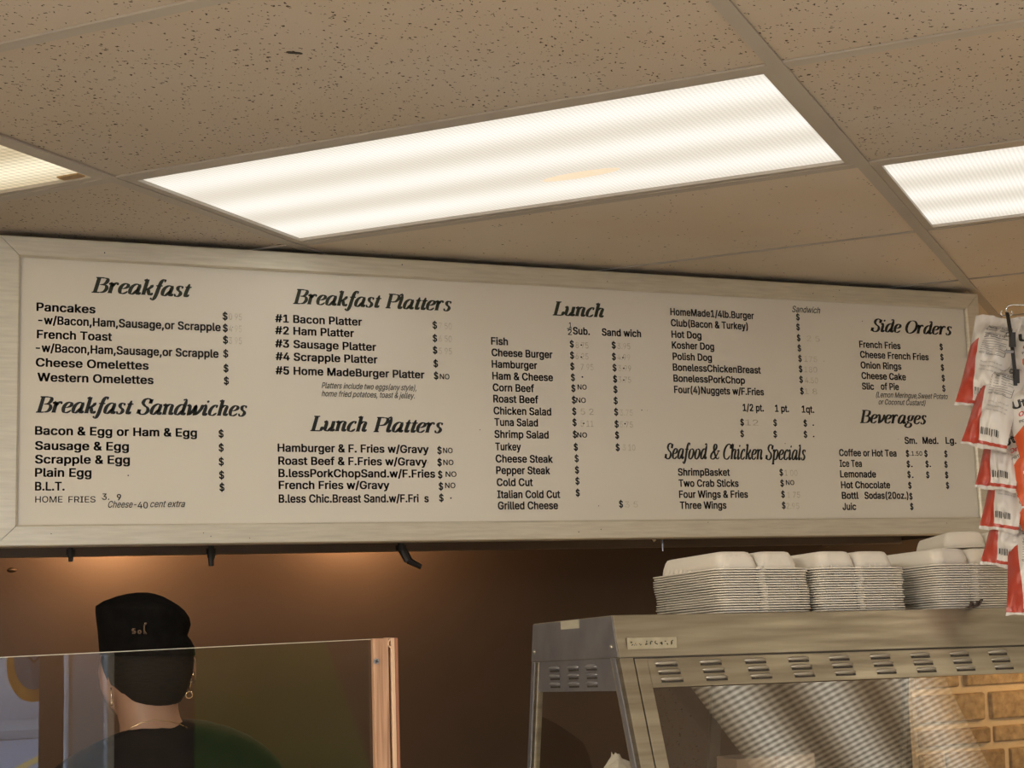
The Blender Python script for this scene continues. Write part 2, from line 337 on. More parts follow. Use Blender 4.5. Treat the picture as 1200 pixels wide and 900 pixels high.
# ---- ceiling lights
LB = {'main': ('long white fluorescent panel right above the middle of the menu board', M_LENS),
      'right': ('fluorescent panel cut by the right edge of the photo', M_LENS),
      'left': ('yellowed fluorescent panel at the left edge of the photo', M_LENSY),
      'mirror': ('fluorescent panel seen only as a reflection in the slanted case glass', M_LENSG),
      'far': ('fluorescent panel over the customers\' side behind the camera', M_LENSY)}
for c, r, kind in LIGHTS:
    lab, lm = LB[kind]
    ang = math.atan2(U.y, U.x)
    t = empty('ceiling_light', G((c + .5) * CU_, (r + .5 + RS(c)) * RV, H), lab, 'ceiling light', None if kind in ('main', 'right', 'left') else 'ceiling lights out of frame')
    t.rotation_euler = (0, 0, ang)
    hx, hy = CU_ / 2 - HW, RV / 2 - HW
    ins = .016
    f = MB()
    for x0, x1, yy0, yy1 in ((-hx, hx, -hy, -hy + ins), (-hx, hx, hy - ins, hy), (-hx, -hx + ins, -hy + ins, hy - ins), (hx - ins, hx, -hy + ins, hy - ins)):
        f.box(x0, x1, yy0, yy1, .001, .010)
    f.build('frame', M_TEE, t)
    l = MB(); l.box(-hx + ins, hx - ins, -hy + ins, hy - ins, .007, .012); l.build('lens', lm, t)
    h = MB()
    for x0, x1, yy0, yy1, z0, z1 in ((-hx, hx, -hy, hy, .10, .105), (-hx, hx, -hy, -hy + .003, .012, .10), (-hx, hx, hy - .003, hy, .012, .10), (-hx, -hx + .003, -hy, hy, .012, .1), (hx - .003, hx, -hy, hy, .012, .1)): h.box(x0, x1, yy0, yy1, z0, z1)
    h.build('housing', M_ALB, t)
    if kind == 'left':
        q = MB(); q.box(hx - .075, hx - .028, hy - .040, hy - .020, .003, .006); q.build('lens_clip', mat('rusty_clip', (.35, .22, .09), .5), t)
        pass
    if kind == 'main':
        a0, a1 = at(636, 212, Z=H + .007), at(726, 197, Z=H + .007); T_ = (Matrix.Translation(G((c + .5) * CU_, (r + .5) * RV, H)) @ Matrix.Rotation(ang, 4, 'Z')).inverted()
        a0, a1 = T_ @ a0, T_ @ a1; mid = (a0 + a1) / 2; hl = (a1 - a0) / 2; pp = Vector((-hl.y, hl.x, 0)).normalized() * .020
        q = MB(); ring_ = [mid + hl * cos(2 * pi * k / 28) + pp * sin(2 * pi * k / 28) for k in range(28)]
        q.hexa([(p.x, p.y, .0062) for p in ring_], [(p.x, p.y, .0068) for p in ring_])
        sm_ = bpy.data.materials.new('amber_spot'); sm_.use_nodes = True; sb_ = bsdf(sm_); sb_.inputs['Emission Color'].default_value = (1, .80, .56, 1); sb_.inputs['Emission Strength'].default_value = LAMP * .76
        sb_.inputs['Base Color'].default_value = (.1, .08, .05, 1); q.build('lens_stain', sm_, t)
# blemish in the big tile
b = MB(); P = at(345, 62, Z=H + .003); n = 12
b.hexa([(P.x + .012 * cos(2 * pi * k / n), P.y + .004 * sin(2 * pi * k / n) * (1 + .3 * sin(k * 2)), H + .0025) for k in range(n)], [(P.x + .012 * cos(2 * pi * k / n), P.y + .004 * sin(2 * pi * k / n), H + .004) for k in range(n)])
b.build('tile_pit', M_TEEDARK, ceil)

# ================================================================ MENU BOARD
BX1 = 2.361; BZ0, BZ1 = 1.9065, 2.4473; FR = .0426
board = empty('menu_board', (BX1 / 2, 0, BZ0), 'long cream menu board in a mitred aluminium frame under the ceiling', 'menu board')
def ch(o, par):
    o.parent = par; o.matrix_parent_inverse = Matrix.Translation(par.location).inverted() if par.rotation_euler.to_matrix().is_identity else par.matrix_world.inverted(); return o
b = MB(); b.box(-.004, BX1 + .004, -.002, .02, BZ0 - .004, BZ1 + .004); ch(b.build('sign_face', M_BOARD), board)
def frame_side(pts_in, pts_out):
    # inner edge low, a raised flat with a small bevel, outer return
    a, c = [Vector(p) for p in pts_in]; d, e = [Vector(p) for p in pts_out]
    def lp(p, q, t): return p + (q - p) * t
    prof = [(0, -.004), (0, -.010), (.08, -.014), (.94, -.014), (1, -.011), (1, .05)]
    r0 = [lp(a, d, t) + Vector((0, y, 0)) for t, y in prof]; r1 = [lp(c, e, t) + Vector((0, y, 0)) for t, y in prof]
    m = MB(); m.hexa(r0, r1); return ch(m.build('frame_side', M_FRAME), board)
g = .0006
I = [(0, 0, BZ1), (BX1, 0, BZ1), (BX1, 0, BZ0), (0, 0, BZ0)]; Oo = [(-FR, 0, BZ1 + FR), (BX1 + FR, 0, BZ1 + FR), (BX1 + FR, 0, BZ0 - FR), (-FR, 0, BZ0 - FR)]
for i in range(4):
    j = (i + 1) % 4; d = (Vector(I[j]) - Vector(I[i])).normalized() * g
    frame_side((Vector(I[i]) + d, Vector(I[j]) - d), (Vector(Oo[i]) + d, Vector(Oo[j]) - d))
# few dirt specks on the frame and face
b = MB()
for k in range(34):
    if k % 2: x, z = random.uniform(0, BX1), random.choice([random.uniform(BZ0 - FR * .9, BZ0 - .004), random.uniform(BZ1 + .004, BZ1 + FR * .9)]); y = -.0143
    else: x, z = random.uniform(.02, BX1 - .02), random.uniform(BZ0 + .02, BZ1 - .02); y = -.0023
    r = random.uniform(.0006, .0016); b.hexa([(x + r * cos(a), y, z + r * sin(a)) for a in (0, 1.3, 2.5, 3.7, 5)], [(x + r * cos(a), y - .0002, z + r * sin(a)) for a in (0, 1.3, 2.5, 3.7, 5)])
s_ = ch(b.build('dirt_specks', M_DARK), board); s_['kind'] = 'stuff'

